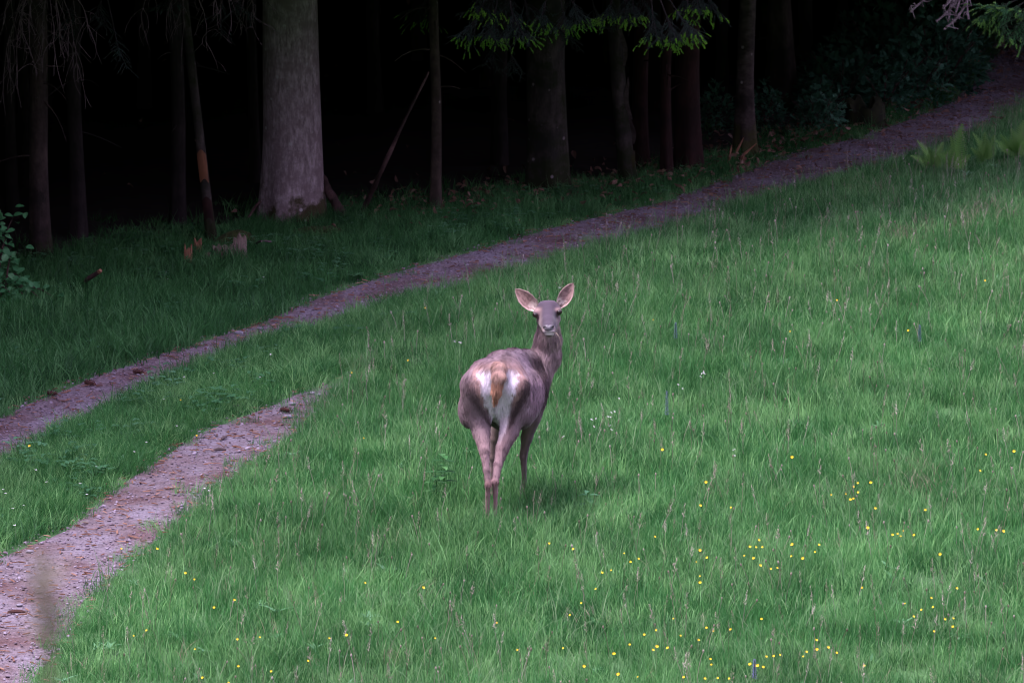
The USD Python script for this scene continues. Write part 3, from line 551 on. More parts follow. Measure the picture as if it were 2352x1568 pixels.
# rotten stump
sp = G(520., 600.); st = thing("rotten_stump", "crumbling pale rotten stump with ragged top in the verge grass", "stump", tuple(sp))
def ragged(r, w, h, n=26, rings=7):
    a = np.arange(n) * 2 * np.pi / n; top = h * (.45 + .75 * meshkit.noise(np.stack([np.cos(a) * 3.2, np.sin(a) * 3.2, 0 * a], 1), int(r.integers(99)))) + h * r.uniform(-.13, .13, n)
    ro = w * (1 + .22 * (meshkit.noise(np.stack([np.cos(a) * 3, np.sin(a) * 3, 0 * a], 1), 8) - .5) + r.uniform(-.05, .05, n)); t = np.linspace(0, 1, rings)
    out = np.stack([(ro * (1.12 - .12 * t[:, None])) * np.cos(a), (ro * .8 * (1.12 - .12 * t[:, None])) * np.sin(a), -.05 + (top + .05) * t[:, None]], -1)
    inn = np.stack([out[-1, :, 0] * .7, out[-1, :, 1] * .7, top * .92], -1)[None]; low = np.stack([out[-1, :, 0] * .6, out[-1, :, 1] * .6, top * 0 + h * .3], -1)[None]
    v = np.concatenate([out, inn, low]).reshape(-1, 3); R = rings + 2
    i, j = np.meshgrid(np.arange(R - 1), np.arange(n), indexing="ij"); A, B, C, D = i * n + j, i * n + (j + 1) % n, (i + 1) * n + (j + 1) % n, (i + 1) * n + j
    f = np.vstack([np.stack([A, B, C], -1).reshape(-1, 3), np.stack([A, C, D], -1).reshape(-1, 3)])
    v = np.vstack([v, [[0, 0, h * .3]]]); k = np.arange(n); f = np.vstack([f, np.stack([(R - 1) * n + k, (R - 1) * n + (k + 1) % n, 0 * k + len(v) - 1], 1)])
    return v, f
part(st, "stump", ragged(rt, .12, .13), rot_m)
for k, (dx, w, h) in enumerate([(-.12, .05, .10), (.11, .06, .21), (-.02, .05, .09)]):
    m = ragged(rt, w, h, 16, 5); part(st, "splintered_piece", (m[0] + [dx, -.07, 0], m[1]), rot_m)
def blob(r, sx, sy, sz, amp=.25, sub=3, fr=3.):
    m = trimesh.creation.icosphere(sub, 1.0); v = np.array(m.vertices); s = int(r.integers(999))
    return v * (1 + amp * 2 * (meshkit.fbm(v * fr + 9, 3, s) - .5))[:, None] * [sx, sy, sz], np.array(m.faces)
def lump(name, label, px, py, size, mat, cat_, amp=.25, zoff=0.):
    p = G(float(px), float(py)); m = blob(rt, *size, amp)
    return tag(usdkit.mesh(stage, numbered("/World/" + name), (m[0] + p + [0, 0, zoff], m[1]), mat, smooth=True), label, cat_)
lump("mossy_mound", "low moss covered mound with brown earth behind the rotten stump", 545, 568, (.2, .2, .13), moss_m, "mound")
lump("mossy_mound", "flat olive mossy mound in the grass below the big trunk", 735, 545, (.26, .25, .09), moss_m, "mound")
p = G(1982., 292.); m = ragged(rt, .2, .3, 30, 8); m[0][:, 2] = np.minimum(m[0][:, 2], .27 + .03 * meshkit.noise(m[0] * 9, 3)); dmoss_m = plain("dark_stump_moss", (.022, .024, .008), .95, scale=18., col2=(.008, .008, .005), bump=.6)
tag(usdkit.mesh(stage, "/World/mossy_stump", (m[0] + p, m[1]), dmoss_m, smooth=40), "squat dark mossy stump among the bushes by the bend of the track", "stump")
for k, (x, y) in enumerate([(432, 612), (455, 588)]):
    p = G(float(x), float(y)); m = ragged(rt, .035, .18, 10, 5)
    tag(usdkit.mesh(stage, numbered("/World/wood_stub"), (m[0] + p, m[1]), cut_m), ("shorter splintered brown wood stub left of the rotten stump", "taller thin brown wood stub just left of the rotten stump")[k], "stub")

#SECTION plants
# ------------------------------------------------------------------ bushes, ferns
def leaf(L, W, r, fold=.25, curl=.2, n=5):
    t = np.linspace(0, 1, n); w = W * np.sin(np.pi * t ** .8) ** .9 / 2; w[0] = W * .03; w[-1] = 0.001
    z = -curl * L * t ** 2; mid = np.stack([0 * t, L * t, z], 1)
    v = np.vstack([mid, mid + np.c_[w, 0 * w, fold * w], mid + np.c_[-w, 0 * w, fold * w]]); k = np.arange(n - 1)
    return v, np.vstack([np.stack([k, k + n, k + n + 1], 1), np.stack([k, k + n + 1, k + 1], 1), np.stack([k, k + 1, k + 2 * n + 1], 1), np.stack([k, k + 2 * n + 1, k + 2 * n], 1)])
def orient(m, p, d, up, roll=0.):
    d = d / np.linalg.norm(d); s = np.cross(d, up); s /= np.linalg.norm(s) + 1e-9; u = np.cross(s, d)
    s, u = s * math.cos(roll) + u * math.sin(roll), u * math.cos(roll) - s * math.sin(roll)
    return m[0] @ np.stack([s, d, u]) + p, m[1]

base = G(-10., 700.); bush = thing("leafy_bush", "bright leafy green bush leaning in at the left edge of the picture", "bush", tuple(base))
ends = [(0, 480, 0), (30, 500, .1), (20, 540, 0), (40, 580, -.1), (48, 640, -.1), (10, 600, .2), (60, 668, -.2), (95, 690, -.3), (130, 690, -.3), (30, 690, -.3), (0, 650, -.1), (-30, 560, .1), (-30, 500, 0), (75, 705, -.35), (10, 720, -.4)]
wv = []; nleaf = 0
for x, y, d in ends:
    e = AT(float(x), float(y), base[1] + d) - base; c = bez(np.array([rt.uniform(-.1, .1), rt.uniform(-.1, .1), 0]), e * .5 + UPS * .25, e, 12); wv.append(tube(c, np.linspace(.009, .003, 12), 5))
    for k in range(13):
        s = c[int(rt.integers(4, 12))] + rt.normal(0, .045, 3); dd = np.array([rt.normal(), rt.normal() - .6, rt.normal() * .4 - .2])
        part(bush, "leaf", orient(leaf(rt.uniform(.055, .085), rt.uniform(.045, .06), rt), s, dd, np.array([rt.normal() * .3, -.5, 1.])), leaf_m); nleaf += 1
part(bush, "stems", cat(wv), B_dead)

def small_plant(px, py, label, h, nl, L, W, mat, name="broadleaf_plant", cat_="plant", droop=.3):
    p = G(float(px), float(py)); t = thing(name, label, cat_, tuple(p)); part(t, "stem", tube([[0, 0, -.02], [.01, 0, h * .5], [0, -.01, h]], [.004, .003, .002], 5), mat)
    for k in range(nl):
        z = h * (.35 + .65 * (k // 2 * 2 + 1) / nl); a = k * math.pi + (k // 2) * 1.57 + rt.uniform(-.3, .3)
        part(t, "leaf", orient(leaf(L * rt.uniform(.8, 1.1), W, rt, curl=droop), np.array([0, 0, z]), np.array([math.cos(a), math.sin(a), .25]), UPS), mat)
small_plant(163, 628, "single broad leaved seedling at the foot of the straight brown trunk", .14, 4, .13, .07, clover_m)
small_plant(1018, 1150, "dark leafy nettle plant in the grass left of the deer's hind legs", .32, 12, .10, .045, verge_m, "nettle_plant")
small_plant(1000, 1165, "lower leafy nettle shoot beside the taller nettle left of the deer", .25, 10, .09, .042, verge_m, "nettle_plant")
small_plant(1352, 1185, "pale green leafy weed low in the grass right of the deer's feet", .17, 7, .09, .045, clover_m, "leafy_weed")
small_plant(548, 600, "small green seedling right beside the rotten stump", .16, 6, .07, .05, clover_m)
small_plant(660, 562, "large light green leaf standing up below the big trunk", .1, 2, .13, .09, clover_m, droop=.05)

def frond(L, W, n=22, curl=.5):
    """One fern frond: a curved midrib with a pair of toothed leaflets at every step."""
    t = np.linspace(0, 1, n); mid = np.stack([0 * t, L * (t - .12 * curl * t ** 3), L * curl * .55 * (t - 1.25 * t ** 2)], 1)
    vs, fs = [tube(mid, np.linspace(.004, .001, n), 4)], None
    for i in range(3, n - 1):
        w = W * .5 * (1 - t[i]) ** .75 * 1.25 * (1 - .35 * (t[i] < .2)) + .004
        for sg in (-1, 1):
            c, sdir, fd = mid[i], np.array([sg * .95, .42, -.12]), np.array([0, 1, 0.]); wd = L / n * .42
            tt = np.linspace(0, 1, 6); prof = wd * (1 - tt) ** .7 * (1 + .25 * (np.arange(6) % 2)); prof[-1] = .0005
            m = c + tt[:, None] * sdir * w; v = np.vstack([m + prof[:, None] * fd, m - prof[:, None] * fd]); k = np.arange(5)
            vs.append((v, np.vstack([np.stack([k, k + 1, k + 7], 1), np.stack([k, k + 7, k + 6], 1)])))
    return cat(vs)
def fern(px, py, label, fronds, name="fern"):
    p = G(float(px), float(py)); t = thing(name, label, "fern", tuple(p))
    for (x, y, L) in fronds:
        tip = AT(float(x), float(y), p[1] - .16 + rt.uniform(-.16, .06)) - p; tip = tip / np.linalg.norm(tip) if np.linalg.norm(tip) > 0 else UPS
        part(t, "frond", orient(frond(L * .82, L * .36), np.array([0, 0, .05]), tip, np.array([.25 * rt.normal(), -1.2, .5]), rt.uniform(-.4, .4)), fern_m)
fern(2190, 402, "bright fern with one tall upright frond at the edge of the dark track", [(2204, 328, .62), (2188, 345, .48), (2232, 365, .4), (2160, 370, .38)])
fern(2140, 398, "arching low fern left of the fern with the upright frond", [(2118, 350, .45), (2162, 348, .45), (2100, 372, .38), (2135, 345, .44), (2175, 366, .4)])
fern(2262, 385, "soft pointed fern right of the fern with the upright frond", [(2242, 326, .46), (2262, 314, .54), (2284, 326, .46), (2230, 350, .4), (2270, 340, .42)])
fern(2335, 372, "dense fern clump at the right edge of the picture above the meadow", [(2296, 318, .5), (2325, 312, .54), (2347, 305, .58), (2365, 322, .52), (2302, 345, .5), (2285, 340, .44), (2352, 345, .5), (2330, 352, .5), (2315, 362, .46)])
fern(2050, 405, "small pale green shoots sprouting at the track edge left of the ferns", [(2035, 385, .16), (2055, 378, .16), (2062, 390, .14)])

# dark bushes on the bank inside the bend: built once, then copied
def thicket(r, w, h, n):
    q = r.normal(size=(n, 3)); q /= np.linalg.norm(q, axis=1, keepdims=True); q *= (r.uniform(.35, 1, n) ** .5)[:, None]; q[:, 2] = np.abs(q[:, 2])
    q = q * [w, w * .8, h] * (1 + .5 * (meshkit.noise(q * 2.5, 4) - .5))[:, None]; ms = []
    for p in q:
        d = p / [w, w, h] + r.normal(0, .5, 3); ms.append(orient(leaf(r.uniform(.05, .10), r.uniform(.035, .06), r, n=4), p, d, np.array([r.normal() * .4, -.3, 1.])))
    return cat(ms)
proto = None
bush_px = [(1905, 215), (1960, 205), (2020, 195), (2080, 200), (2140, 195), (2195, 180), (1880, 262), (1935, 258), (2060, 240), (2110, 240), (2170, 215), (2030, 262), (1860, 305), (1640, 300), (2205, 130), (1990, 150), (2090, 140), (1760, 290), (1890, 305)]
for x, y in bush_px:
    p = G(float(x), float(y)); rz = rt.uniform(0, 6.28); s = rt.uniform(.8, 1.25) * (.6 if x in (1640, 1760, 1860, 1890, 1880) else 1.)
    if proto is None:
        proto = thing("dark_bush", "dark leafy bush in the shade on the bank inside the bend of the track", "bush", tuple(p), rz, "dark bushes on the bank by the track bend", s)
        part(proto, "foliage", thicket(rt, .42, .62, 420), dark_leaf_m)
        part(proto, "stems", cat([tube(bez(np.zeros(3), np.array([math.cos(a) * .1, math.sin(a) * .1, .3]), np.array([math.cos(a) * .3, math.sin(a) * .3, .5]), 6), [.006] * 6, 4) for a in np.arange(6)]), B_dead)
    else: copy_of(proto, tuple(p), rz, s)
#SECTION litter
# ------------------------------------------------------------------ stones, chips, dead leaves, clover
def stone(r): return blob(r, 1., r.uniform(.6, .9), r.uniform(.35, .55), .3, 1, 1.5)
pr = scatter(330000, -8, 8, 30, 66, rs, lambda p: inp(bothruts.buffer(.05), p))
k = pr[:15000]; sz = np.exp(rs.normal(-5.05, .42, len(k))); sz = np.clip(sz, .0035, .022)
instancer("/World/track_gravel", [(stone(np.random.default_rng(500 + i)), stone_m) for i in range(5)], np.c_[k, Z(k[:, 0], k[:, 1]) + .012 + sz * .2], rs.integers(0, 5, len(k)), yaw_quat(rs.uniform(0, 6.28, len(k)), rs.uniform(0, .5, len(k)), rs.uniform(0, 6.28, len(k))), sz, "grey and lilac gravel lying in the wheel ruts", "gravel")
k = pr[15000:18200]; chip = tube([[-.5, 0, 0], [0, .04, .02], [.5, 0, 0]], [.09, .11, .07], 4)
instancer("/World/needle_litter", [(chip, chip_m)], np.c_[k, Z(k[:, 0], k[:, 1]) + .02], np.zeros(len(k)), yaw_quat(rs.uniform(0, 6.28, len(k)), rs.uniform(0, .3, len(k)), rs.uniform(0, 6.28, len(k))), np.c_[rs.uniform(.02, .07, len(k)), rs.uniform(.02, .06, len(k)), rs.uniform(.02, .05, len(k))], "reddish needles and wood chips scattered in the wheel ruts", "litter")
# dead leaves: along the wood side of the track and on the forest floor
lf = [(orient(leaf(1., .6, rs, fold=f, curl=c), np.zeros(3), np.array([0, 1, 0.]), UPS), litter_m) for f, c in ((.5, .3), (-.4, -.4), (.8, .5))]
pl = scatter(60000, -6, 8, 44, 66, rs, lambda p: (~inp(bothruts, p) | (rs.uniform(0, 1, len(p)) < .12)) & (shapely.distance(shapely.points(p), shapely.LineString(g2(EDGE_PX)[6:17])) < np.abs(rs.normal(0, .55, len(p)))) | (inp(wood_poly, p) & (rs.uniform(0, 1, len(p)) < .003)))[:3400]
instancer("/World/fallen_leaves", lf, np.c_[pl, Z(pl[:, 0], pl[:, 1]) + rs.uniform(.02, .11, len(pl))], rs.integers(0, 3, len(pl)), yaw_quat(rs.uniform(0, 6.28, len(pl)), rs.uniform(0, .9, len(pl)), rs.uniform(0, 6.28, len(pl))), rs.uniform(.03, .085, len(pl)), "dry pinkish brown leaves along the wood side of the track", "leaves")
# clover and other low broad leaves in the short grass
cl = []
for i in range(3):
    r_ = np.random.default_rng(600 + i); ms = []
    for _ in range(16):
        a, q = r_.uniform(0, 6.28), .12 * math.sqrt(r_.uniform()); p = np.array([q * math.cos(a), q * math.sin(a), r_.uniform(.05, .12)])
        for j in range(3): b = a + j * 2.09; ms.append(orient(leaf(.028, .024, r_, n=4), p, np.array([math.cos(b), math.sin(b), r_.uniform(-.1, .3)]), UPS))
    cl.append((cat(ms), clover_m))
pc = np.vstack([ps[rs.uniform(0, 1, len(ps)) < .012], pv[rs.uniform(0, 1, len(pv)) < .03]]) + .03
instancer("/World/clover", cl, np.c_[pc, Z(pc[:, 0], pc[:, 1])], rs.integers(0, 3, len(pc)), yaw_quat(rs.uniform(0, 6.28, len(pc))), rs.uniform(.8, 1.4, len(pc)), "clover and low broad leaves in the short grass", "clover")
#SECTION deer
# ------------------------------------------------------------------ the red deer hind: one continuous body, fur on it
Y0, PXM = 35.83, .0011
def Q(u, v, dy):
    """A point of the deer from its place in an enlarged crop of the photograph and its distance behind the hind feet."""
    return AT((1600 + np.asarray(u, float) / 1.5686) * .6125, (1000 + np.asarray(v, float) / 1.5686) * .6125, Y0 + dy)
RC, EL = [], []                                                             # round cones; ellipsoids
def rc(a, ra, b, rb, k=.03, reg="body"): RC.append((Q(*a), ra * PXM, Q(*b), rb * PXM, k, reg))
def el(c, r, k=.03, reg="body", rot=None): RC.append((Q(*c), (r[0] * PXM, r[1], r[2] * PXM), rot, None, k, reg))
def chain(pts, k, reg):
    for (a, ra), (b, rb) in zip(pts[:-1], pts[1:]): rc(a, ra, b, rb, k, reg)
# trunk of the body
rc((440, 735, .30), 180, (505, 735, .55), 178, .05); rc((505, 735, .55), 178, (575, 690, .82), 128, .05)
el((488, 815, .48), (165, .30, 138), .05)
el((612, 700, .90), (92, .20, 150), .05)
rc((350, 640, .19), 98, (470, 632, .20), 98, .05); rc((415, 628, .12), 80, (440, 590, .34), 90, .05)
rc((440, 590, .34), 90, (510, 580, .60), 92, .05); rc((510, 580, .60), 92, (585, 565, .88), 82, .05)
# neck
rc((650, 630, .98), 88, (700, 520, 1.02), 82, .05, "neck"); rc((700, 520, 1.02), 80, (714, 425, .99), 70, .04, "neck"); rc((714, 425, .99), 68, (717, 320, .95), 58, .03, "neck")
# hind legs
chain([((312, 705, .15), 104), ((300, 850, .19), 86), ((322, 970, .13), 50), ((340, 1080, .03), 29), ((352, 1190, -.03), 17), ((362, 1278, -.06), 18)], .014, "leg")
el((246, 835, .28), (58, .12, 105), .05, "leg")
chain([((362, 1278, -.06), 18), ((359, 1340, -.04), 13.5), ((357, 1500, 0), 12), ((355, 1575, .01), 17), ((355, 1600, .03), 15)], .012, "shank")
chain([((500, 705, .17), 100), ((512, 850, .21), 84), ((486, 965, .16), 55), ((447, 1065, .09), 38), ((420, 1160, .02), 24), ((402, 1262, -.05), 18)], .014, "leg")
el((572, 835, .33), (50, .12, 95), .05, "leg")
chain([((402, 1262, -.05), 18), ((404, 1330, -.03), 14), ((405, 1500, .01), 12), ((406, 1575, .02), 17), ((406, 1602, .04), 15)], .012, "shank")
# fore legs
el((648, 760, .84), (52, .12, 130), .05, "leg")
chain([((618, 890, .80), 56), ((590, 1000, .82), 31), ((569, 1110, .84), 24)], .03, "fore")
chain([((569, 1110, .84), 23), ((573, 1190, .85), 15.5), ((577, 1340, .86), 13), ((578, 1400, .87), 16), ((578, 1430, .89), 14)], .012, "fore")
chain([((430, 880, .76), 50), ((402, 1010, .78), 30), ((392, 1120, .80), 23), ((391, 1200, .81), 15), ((389, 1340, .82), 13), ((389, 1405, .83), 16), ((389, 1430, .85), 14)], .015, "fore")
rc((312, 705, .15), 100, (300, 850, .19), 80, .05, "leg"); rc((500, 705, .17), 96, (512, 850, .21), 78, .05, "leg")
# tail
rc((424, 588, .045), 30, (424, 645, -.03), 34, .02, "tail"); rc((424, 645, -.03), 34, (412, 725, -.035), 28, .006, "tail"); rc((412, 725, -.035), 28, (402, 795, -.02), 7, .006, "tail")
# head, turned back to look at the camera
el((712, 262, .915), (62, .085, 60), .02, "head")
rc((712, 258, .89), 52, (715, 330, .77), 38, .02, "head"); rc((715, 330, .77), 38, (717, 362, .69), 30, .02, "head")
rc((683, 232, .90), 30, (742, 228, .90), 30, .02, "head")
rc((656, 262, .885), 24, (644, 280, .865), 21, .016, "head"); rc((766, 248, .885), 24, (775, 265, .865), 21, .016, "head")
rc((676, 312, .90), 32, (700, 360, .74), 22, .025, "head"); rc((757, 306, .91), 33, (736, 358, .75), 23, .025, "head")
rc((716, 345, .92), 52, (722, 392, .72), 21, .02, "head"); rc((710, 392, .70), 17, (734, 391, .70), 17, .015, "head")
rc((699, 376, .685), 15, (690, 372, .71), 14, .012, "head"); rc((738, 374, .685), 15, (746, 369, .71), 14, .012, "head")
# muscle and bone hints
rc((330, 1150, -.0), 20, (366, 1270, -.075), 12, .02, "leg") if False else None

def sdist(p, e):
    if e[3] is None:
        q = p - e[0]; r = np.array(e[1]); k0 = np.linalg.norm(q / r, axis=-1); k1 = np.linalg.norm(q / r ** 2, axis=-1)
        return k0 * (k0 - 1) / np.maximum(k1, 1e-9)
    a, ra, b, rb = e[:4]; ba = b - a; l2 = ba @ ba; t = np.clip(((p - a) @ ba) / l2, 0, 1)
    return np.linalg.norm(p - a - t[..., None] * ba, axis=-1) - (ra + (rb - ra) * t)
def smin(d, e, k):
    h = np.maximum(k - np.abs(d - e), 0) / k
    return np.minimum(d, e) - h * h * k * .25

step = .0075
lo = np.min([np.minimum(e[0], e[2] if e[3] is not None else e[0]) - np.max(e[1]) for e in RC], 0) - .08
hi = np.max([np.maximum(e[0], e[2] if e[3] is not None else e[0]) + np.max(e[1]) for e in RC], 0) + .08
nx, ny, nz = np.ceil((hi - lo) / step).astype(int) + 1
ax = [(lo[i] + np.arange(n) * step).astype(np.float32) for i, n in enumerate((nx, ny, nz))]
F = np.full((nx, ny, nz), 1., np.float32)
for e in RC:
    R = np.max(e[1]) if e[3] is None else max(e[1], e[3]); pad = R + .09
    l = np.minimum(e[0], e[2] if e[3] is not None else e[0]) - pad; h = np.maximum(e[0], e[2] if e[3] is not None else e[0]) + pad
    s = [slice(max(0, int((l[i] - lo[i]) / step)), int((h[i] - lo[i]) / step) + 2) for i in range(3)]
    p = np.stack(np.meshgrid(ax[0][s[0]], ax[1][s[1]], ax[2][s[2]], indexing="ij"), -1)
    F[s[0], s[1], s[2]] = smin(F[s[0], s[1], s[2]], sdist(p, e).astype(np.float32), e[4])

def surface_nets(F, lo, step):
    I = F < 0; nx, ny, nz = F.shape
    c = np.zeros((nx - 1, ny - 1, nz - 1), np.uint8)
    for d in np.ndindex(2, 2, 2): c += I[d[0]:nx - 1 + d[0], d[1]:ny - 1 + d[1], d[2]:nz - 1 + d[2]]
    cell = np.argwhere((c > 0) & (c < 8)); ids = -np.ones(c.shape, np.int64); ids[tuple(cell.T)] = np.arange(len(cell))
    acc = np.zeros((len(cell), 3)); cnt = np.zeros(len(cell))
    for a in range(3):
        for o in np.ndindex(2, 2):
            d0 = np.insert(o, a, 0); d1 = np.insert(o, a, 1)
            f0, f1 = F[tuple((cell + d0).T)], F[tuple((cell + d1).T)]; m = (f0 < 0) != (f1 < 0)
            t = f0[m] / (f0[m] - f1[m]); q = np.tile(d0.astype(float), (m.sum(), 1)); q[:, a] += t; acc[m] += q; cnt[m] += 1
    v = lo + (cell + acc / cnt[:, None]) * step; fs = []
    for a in range(3):
        b, cc = (a + 1) % 3, (a + 2) % 3
        A = np.moveaxis(I, [a, b, cc], [0, 1, 2]); J = np.moveaxis(ids, [a, b, cc], [0, 1, 2])
        x = np.argwhere(A[:-1, 1:-1, 1:-1] != A[1:, 1:-1, 1:-1]); i, j, k = x[:, 0], x[:, 1] + 1, x[:, 2] + 1
        q = np.stack([J[i, j - 1, k - 1], J[i, j, k - 1], J[i, j, k], J[i, j - 1, k]], 1); fl = ~A[i, j, k]
        q[fl] = q[fl][:, ::-1]; fs.append(q)
    q = np.vstack(fs); return v, np.vstack([q[:, [0, 1, 2]], q[:, [0, 2, 3]]])
bv, bf = surface_nets(F, lo, step); del F
from scipy.sparse import coo_matrix
ee = np.vstack([bf[:, [0, 1]], bf[:, [1, 2]], bf[:, [2, 0]]]); ee = np.vstack([ee, ee[:, ::-1]])
Lp = coo_matrix((np.ones(len(ee)), (ee[:, 0], ee[:, 1])), (len(bv), len(bv))).tocsr(); Lp.data[:] = 1; dg = np.asarray(Lp.sum(1)).ravel()
for _ in range(8):
    for lam in (.5, -.52): bv = bv + lam * ((Lp @ bv) / dg[:, None] - bv)

# ears: cupped leaf shaped shells rooted in the skull
def ear(base, tip, w, front, cup, nt=15, ns=17):
    b, t = Q(*base), Q(*tip); d = t - b; L = np.linalg.norm(d); d /= L; fr = np.array(front, float); fr -= fr @ d * d; fr /= np.linalg.norm(fr); sd = np.cross(d, fr)
    s = np.linspace(0, 1, ns); half = w * np.array([np.interp(x, [0, .08, .22, .45, .65, .82, .93, 1], [.44, .6, .88, 1., .9, .6, .33, .05]) for x in s]); q = np.linspace(-1, 1, nt)
    c = np.interp(s, [0, .25, .6, 1], [1.5, 1.15, .8, .3]) * cup
    def shell(off):
        ang = q[None] * c[:, None]; rad = half / np.sin(np.minimum(c, 1.5)).clip(.25)
        return b + (s * L)[:, None, None] * d + (rad[:, None] * np.sin(ang))[..., None] * sd + (rad[:, None] * (1 - np.cos(ang)) + off)[..., None] * fr - (.12 * L * (s ** 2))[:, None, None] * fr * .5
    th = .0035; A, B = shell(th), shell(-th); v = np.concatenate([A.reshape(-1, 3), B.reshape(-1, 3)]); n = ns * nt
    i, j = np.meshgrid(np.arange(ns - 1), np.arange(nt - 1), indexing="ij"); k = (i * nt + j).ravel()
    f = [np.stack([k, k + 1, k + nt + 1], 1), np.stack([k, k + nt + 1, k + nt], 1), np.stack([k + n, k + nt + 1 + n, k + 1 + n], 1), np.stack([k + n, k + nt + n, k + nt + 1 + n], 1)]
    rim = np.r_[np.arange(ns) * nt, (ns - 1) * nt + np.arange(1, nt), (np.arange(ns - 1)[::-1]) * nt + nt - 1]; r0, r1 = rim[:-1], rim[1:]
    f += [np.stack([r0, r1, r1 + n], 1), np.stack([r0, r1 + n, r0 + n], 1)]
    f = np.vstack(f)
    tt = trimesh.Trimesh(v, f, process=False)
    return v, f if np.dot(tt.face_normals[0], fr) > 0 else f[:, ::-1], np.r_[np.ones(n), np.zeros(n)], np.tile(np.repeat(s, nt), 2), np.tile(np.tile(q, ns), 2)
eL = ear((652, 250, .915), (523, 134, .925), .050, (-.10, -1, .12), .95)
eR = ear((776, 234, .915), (860, 99, .925), .046, (.12, -1, .12), .95)

# --- coat colours: where each colour grows on the animal
def uvd(p):
    x, y = PX(p); return (x / .6125 - 1600) * 1.5686, (y / .6125 - 1000) * 1.5686, p[:, 1] - Y0
regs = ["body", "neck", "leg", "shank", "fore", "tail", "head"]
def region(p):
    best = np.full(len(p), 9.); rg = np.zeros(len(p), int)
    for e in RC:
        d = sdist(p, e); m = d < best; best[m] = d[m]; rg[m] = regs.index(e[5])
    return rg
def mixc(c, new, w): return c * (1 - w[:, None]) + np.asarray(new) * w[:, None]
def coat(p, n, rg):
    u, v, dy = uvd(p); N = len(p); f = lambda s, sd, o=3: meshkit.fbm(p * s, o, sd)
    c = np.tile([.205, .145, .148], (N, 1)) * (1 + 1.1 * (f(16, 1) - .5) * (1 - .95 * (R_leg := (np.isin(rg, [2, 3, 4])).astype(float))))[:, None]
    R = lambda k: (rg == regs.index(k)).astype(float)
    ax_ = 424 + (dy * 175).clip(-20, 160)                                      # the spine's place as one goes forward
    back = np.clip((n[:, 2] - .45) / .4, 0, 1) * np.clip((dy - .05) / .3, 0, 1) * (R("body") + R("neck") * (dy < .95))
    c = mixc(c, (.085, .055, .052), .55 * back * (.4 + .9 * f(9, 4)))
    ridge = np.exp(-((u - ax_) / 26) ** 2) * (n[:, 2] > .5) * (R("body"))
    c = mixc(c, (.055, .035, .034), .7 * ridge)
    saddle = (sm(560, 640, u) * sm(770, 690, u) * sm(480, 560, v) * sm(900, 760, v) * (R("body") + R("neck") + R("leg") * (dy > .6)) * (dy > .55))
    flank = R("body") * sm(.25, .4, dy) * sm(860, 760, v) * (n[:, 0] > .2) * sm(640, 590, u); c = mixc(c, (.21, .16, .175), .6 * flank)
    belly = sm(-.1, -.55, n[:, 2]) * R("body"); c = mixc(c, (.27, .24, .21), .8 * belly)
    # hind quarters: white patch with a ginger rim, dark bands on the thighs outside it
    rear = sm(.30, .16, dy) * sm(-.05, -.35, n[:, 1])
    du = u - 424 + (v - 650) * .02; hw = np.interp(v, [540, 585, 630, 700, 780, 850, 900, 960, 1040], [60, 108, 130, 124, 96, 70, 50, 28, 10]); cx_ = np.interp(v, [600, 800, 950, 1050], [424, 420, 440, 425])
    x = np.abs(u - cx_) / hw + .5 * (f(45, 41, 2) - .5); body_ = R("body") + R("leg")
    dark = np.exp(-((x - 1.45) / .36) ** 2) * sm(600, 700, v) * sm(1010, 900, v) * rear * body_; dark *= np.where(u > 424, 1.25, .8)
    c = mixc(c, (.040, .024, .022), .9 * np.clip(dark * (.6 + .8 * f(30, 12)), 0, 1))
    rim = np.exp(-((x - 1.02) / .17) ** 2) * sm(560, 620, v) * sm(860, 760, v) * rear * body_; c = mixc(c, (.38, .235, .18), .7 * rim)
    white = sm(1070, 930, v) * sm(1.0, .72, x) * sm(575, 640, v + 14 * (f(40, 7) - .5)) * rear * body_; c = mixc(c, (.80, .74, .72), np.clip(white, 0, 1))
    top = np.exp(-((u - 424) / 130) ** 2) * np.exp(-((v - 585) / 28) ** 2) * sm(.3, .1, dy) * R("body"); c = mixc(c, (.42, .26, .20), .65 * top)
    inner = R("leg") * sm(-.1, -.5, n[:, 0]) * (u > 424) * sm(840, 900, v) * sm(1060, 930, v); c = mixc(c, (.55, .45, .43), .7 * inner)
    c = mixc(c, (.24, .155, .14), (R("leg") * sm(900, 1050, v) * .6)); c = mixc(c, (.09, .06, .06), R("leg") * (u > 445) * sm(980, 1060, v) * sm(1230, 1150, v) * .6 * (.5 + f(20, 5)))
    c = mixc(c, (.25, .145, .125), R("shank") * .8); c = mixc(c, (.17, .115, .10), R("fore") * .85); c = mixc(c, (.07, .05, .05), R("fore") * (u > 565) * sm(.0, .5, n[:, 0]) * .7)
    knot = R("leg") * np.exp(-((v - 1272) / 26) ** 2) * (n[:, 1] < 0); c = mixc(c, (.16, .075, .06), .55 * knot)
    tail = R("tail"); c = mixc(c, (.42, .225, .14), tail * sm(640, 680, v)); c = mixc(c, (.36, .23, .175), tail * sm(680, 640, v)); c = mixc(c, (.27, .125, .065), tail * sm(740, 790, v))
    c = mixc(c, (.10, .06, .05), tail * np.exp(-((v - 596) / 16) ** 2) * .6)
    c = mixc(c, (.05, .03, .03), R('leg') * np.exp(-((u - 232) / 22) ** 2 - ((v - 845) / 45) ** 2) * .7)
    # neck and head
    nk = R("neck"); c = mixc(c, (.27, .19, .185), nk * .65); c = mixc(c, (.40, .30, .28), nk * np.exp(-((u - 720) / 38) ** 2) * sm(420, 470, v) * .55)
    c = mixc(c, (.10, .06, .055), nk * sm(665, 630, u) * sm(400, 500, v) * .55); c = mixc(c, (.13, .10, .11), nk * sm(740, 785, u) * sm(560, 640, v) * .5)
    c = mixc(c, (.045, .028, .028), np.clip(saddle * (.45 + 1.0 * f(11, 17)), 0, .95))
